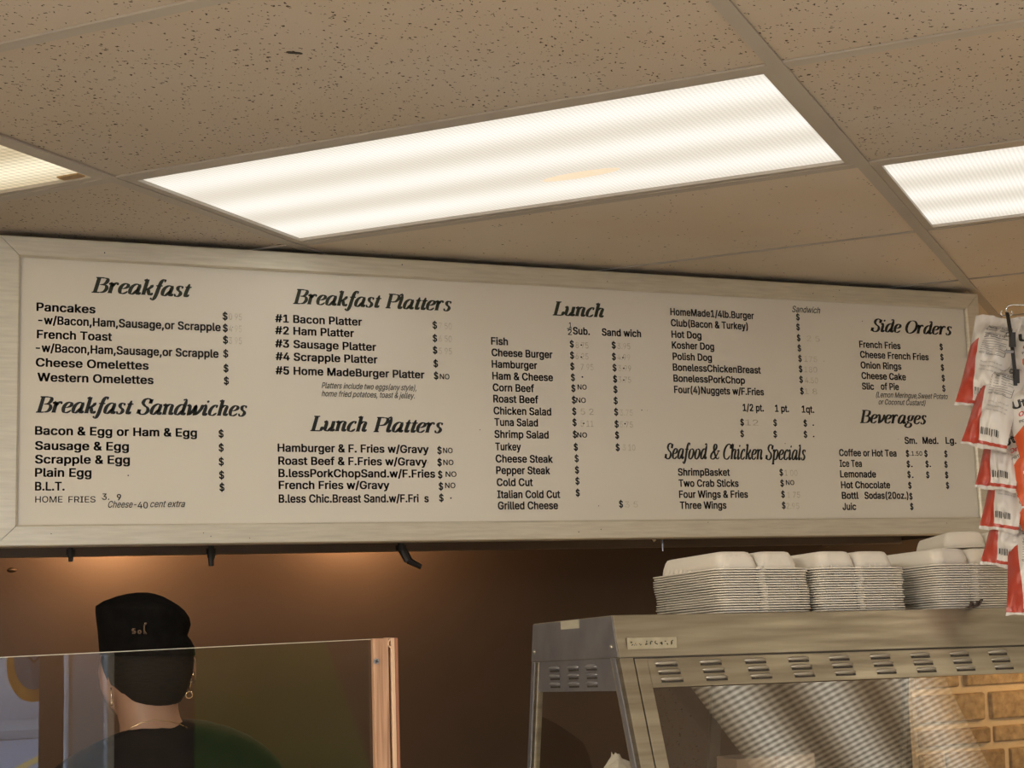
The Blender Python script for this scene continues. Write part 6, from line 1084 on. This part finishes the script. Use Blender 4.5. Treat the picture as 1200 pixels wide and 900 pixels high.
b = MB(); b.tube([(hx - .025, PY + .118, hz - .065), (hx, PY + .128, hz - .066), (hx + .025, PY + .118, hz - .065)], [.003, .008, .003], 8); b.build('mouth', mat('lips', (.35, .12, .10), .4), fc, True)
# ears, earrings, necklace
M_GOLD = mat('gold', (.75, .55, .32), .25, 1)
for px, py, nm in ((228, 784, 'r'), (126, 789, 'l')):
    c_ = at(px, py, Y=PY + .02); b = MB(); s = 1 if nm == 'r' else -1
    b.rings([[(c_.x + s * (dx - .006), c_.y + .012 * cos(t) * k_ - .002, c_.z + .026 * sin(t) * k_) for t in [2 * pi * k / 14 for k in range(14)]] for dx, k_ in ((-.010, .6), (-.002, .95), (.004, 1), (.007, .85), (.004, .5))])
    ch(b.build('ear', M_SKIN, smooth=True), person)
b = MB(); p0 = at(225, 790, Y=PY - .005); b.tube([p0 + Vector((.002, -.004, .004)), p0 + Vector((0, -.006, -.004))], .0028, 8); b.tube([p0, at(222, 808, Y=PY - .01)], .0016, 6)
c_ = at(221.5, 814.5, Y=PY - .012); b.tube([c_ + Vector((.0068 * cos(a), 0, .0068 * sin(a))) for a in [2 * pi * k / 14 for k in range(15)]], .0017, 6)
ch(b.build('earring', M_GOLD, smooth=True), person)
b = MB(); b.tube([at(130, 806, Y=PY - .005), at(131, 822, Y=PY - .01)], .0013, 6); b.tube([at(131, 821, Y=PY - .01), at(131, 827, Y=PY - .01)], .0035, 8); ch(b.build('earring', M_GOLD, smooth=True), person)
b = MB(); b.tube([at(x, y, Y=PY - .066 - .02 * (1 - ((x - 182) / 40) ** 2)) for x, y in ((146, 858), (155, 852), (167, 846.5), (182, 844), (197, 845), (210, 848), (219, 853))], .0011, 6); ch(b.build('necklace', M_GOLD, smooth=True), person)
# cap
rows = [(768, 120, 231), (758, 119, 230), (750, 118.5, 226), (745, 118, 221.5), (740, 117.5, 223.5), (732, 116.5, 226), (724, 115.5, 224.5), (716, 114.8, 219), (710, 115.2, 212), (704, 124, 203), (699, 138, 194), (695.5, 152, 184), (694, 163, 176)]
b = MB(); b.rings([px_ring(y, xl, xr, (.104 if i < 9 else (xr - xl) / 110 * .10), .028, 36, wob=.006 if 3 < i < 11 else 0) for i, (y, xl, xr) in enumerate(rows)])
cap = ch(b.build('cap', M_CAP, smooth=True), person)
# worn print on the cap back
b = MB()
yb = at(160, 778, Y=PY - .078).y
def lettr(segs, px, py, s):
    for x0, z0, x1, z1 in segs:
        p, q_ = at(px + x0 * s, py - z0 * s, Y=PY - .0785), at(px + x1 * s, py - z1 * s, Y=PY - .0785); b.tube([p, q_], .0016, 5)
lettr([(0, 1, .7, 1), (0, 1, 0, .5), (0, .5, .7, .5), (.7, .5, .7, 0), (.7, 0, 0, 0)], 155, 742, 5)
lettr([(0, 0, .6, 0), (0, 0, 0, .6), (.6, 0, .6, .6), (0, .6, .6, .6)], 162, 742, 5)
lettr([(0, 0, 0, 1.9), (0, 1.9, .5, 2.4), (.5, 0, 0, .7)], 169, 743, 5.5)
b.build('cap_print', mat('faded_print', (.16, .10, .06), .6), cap, True)
cap.children[0].matrix_parent_inverse = Matrix.Identity(4)
b = MB(); c_ = at(170, 731, Y=PY - .075); b.tube([c_ + Vector((0, 0, .002)), c_ + Vector((0, -.003, -.002))], [.003, .002], 8); b.build('cap_stud', M_CHROME, cap, True)
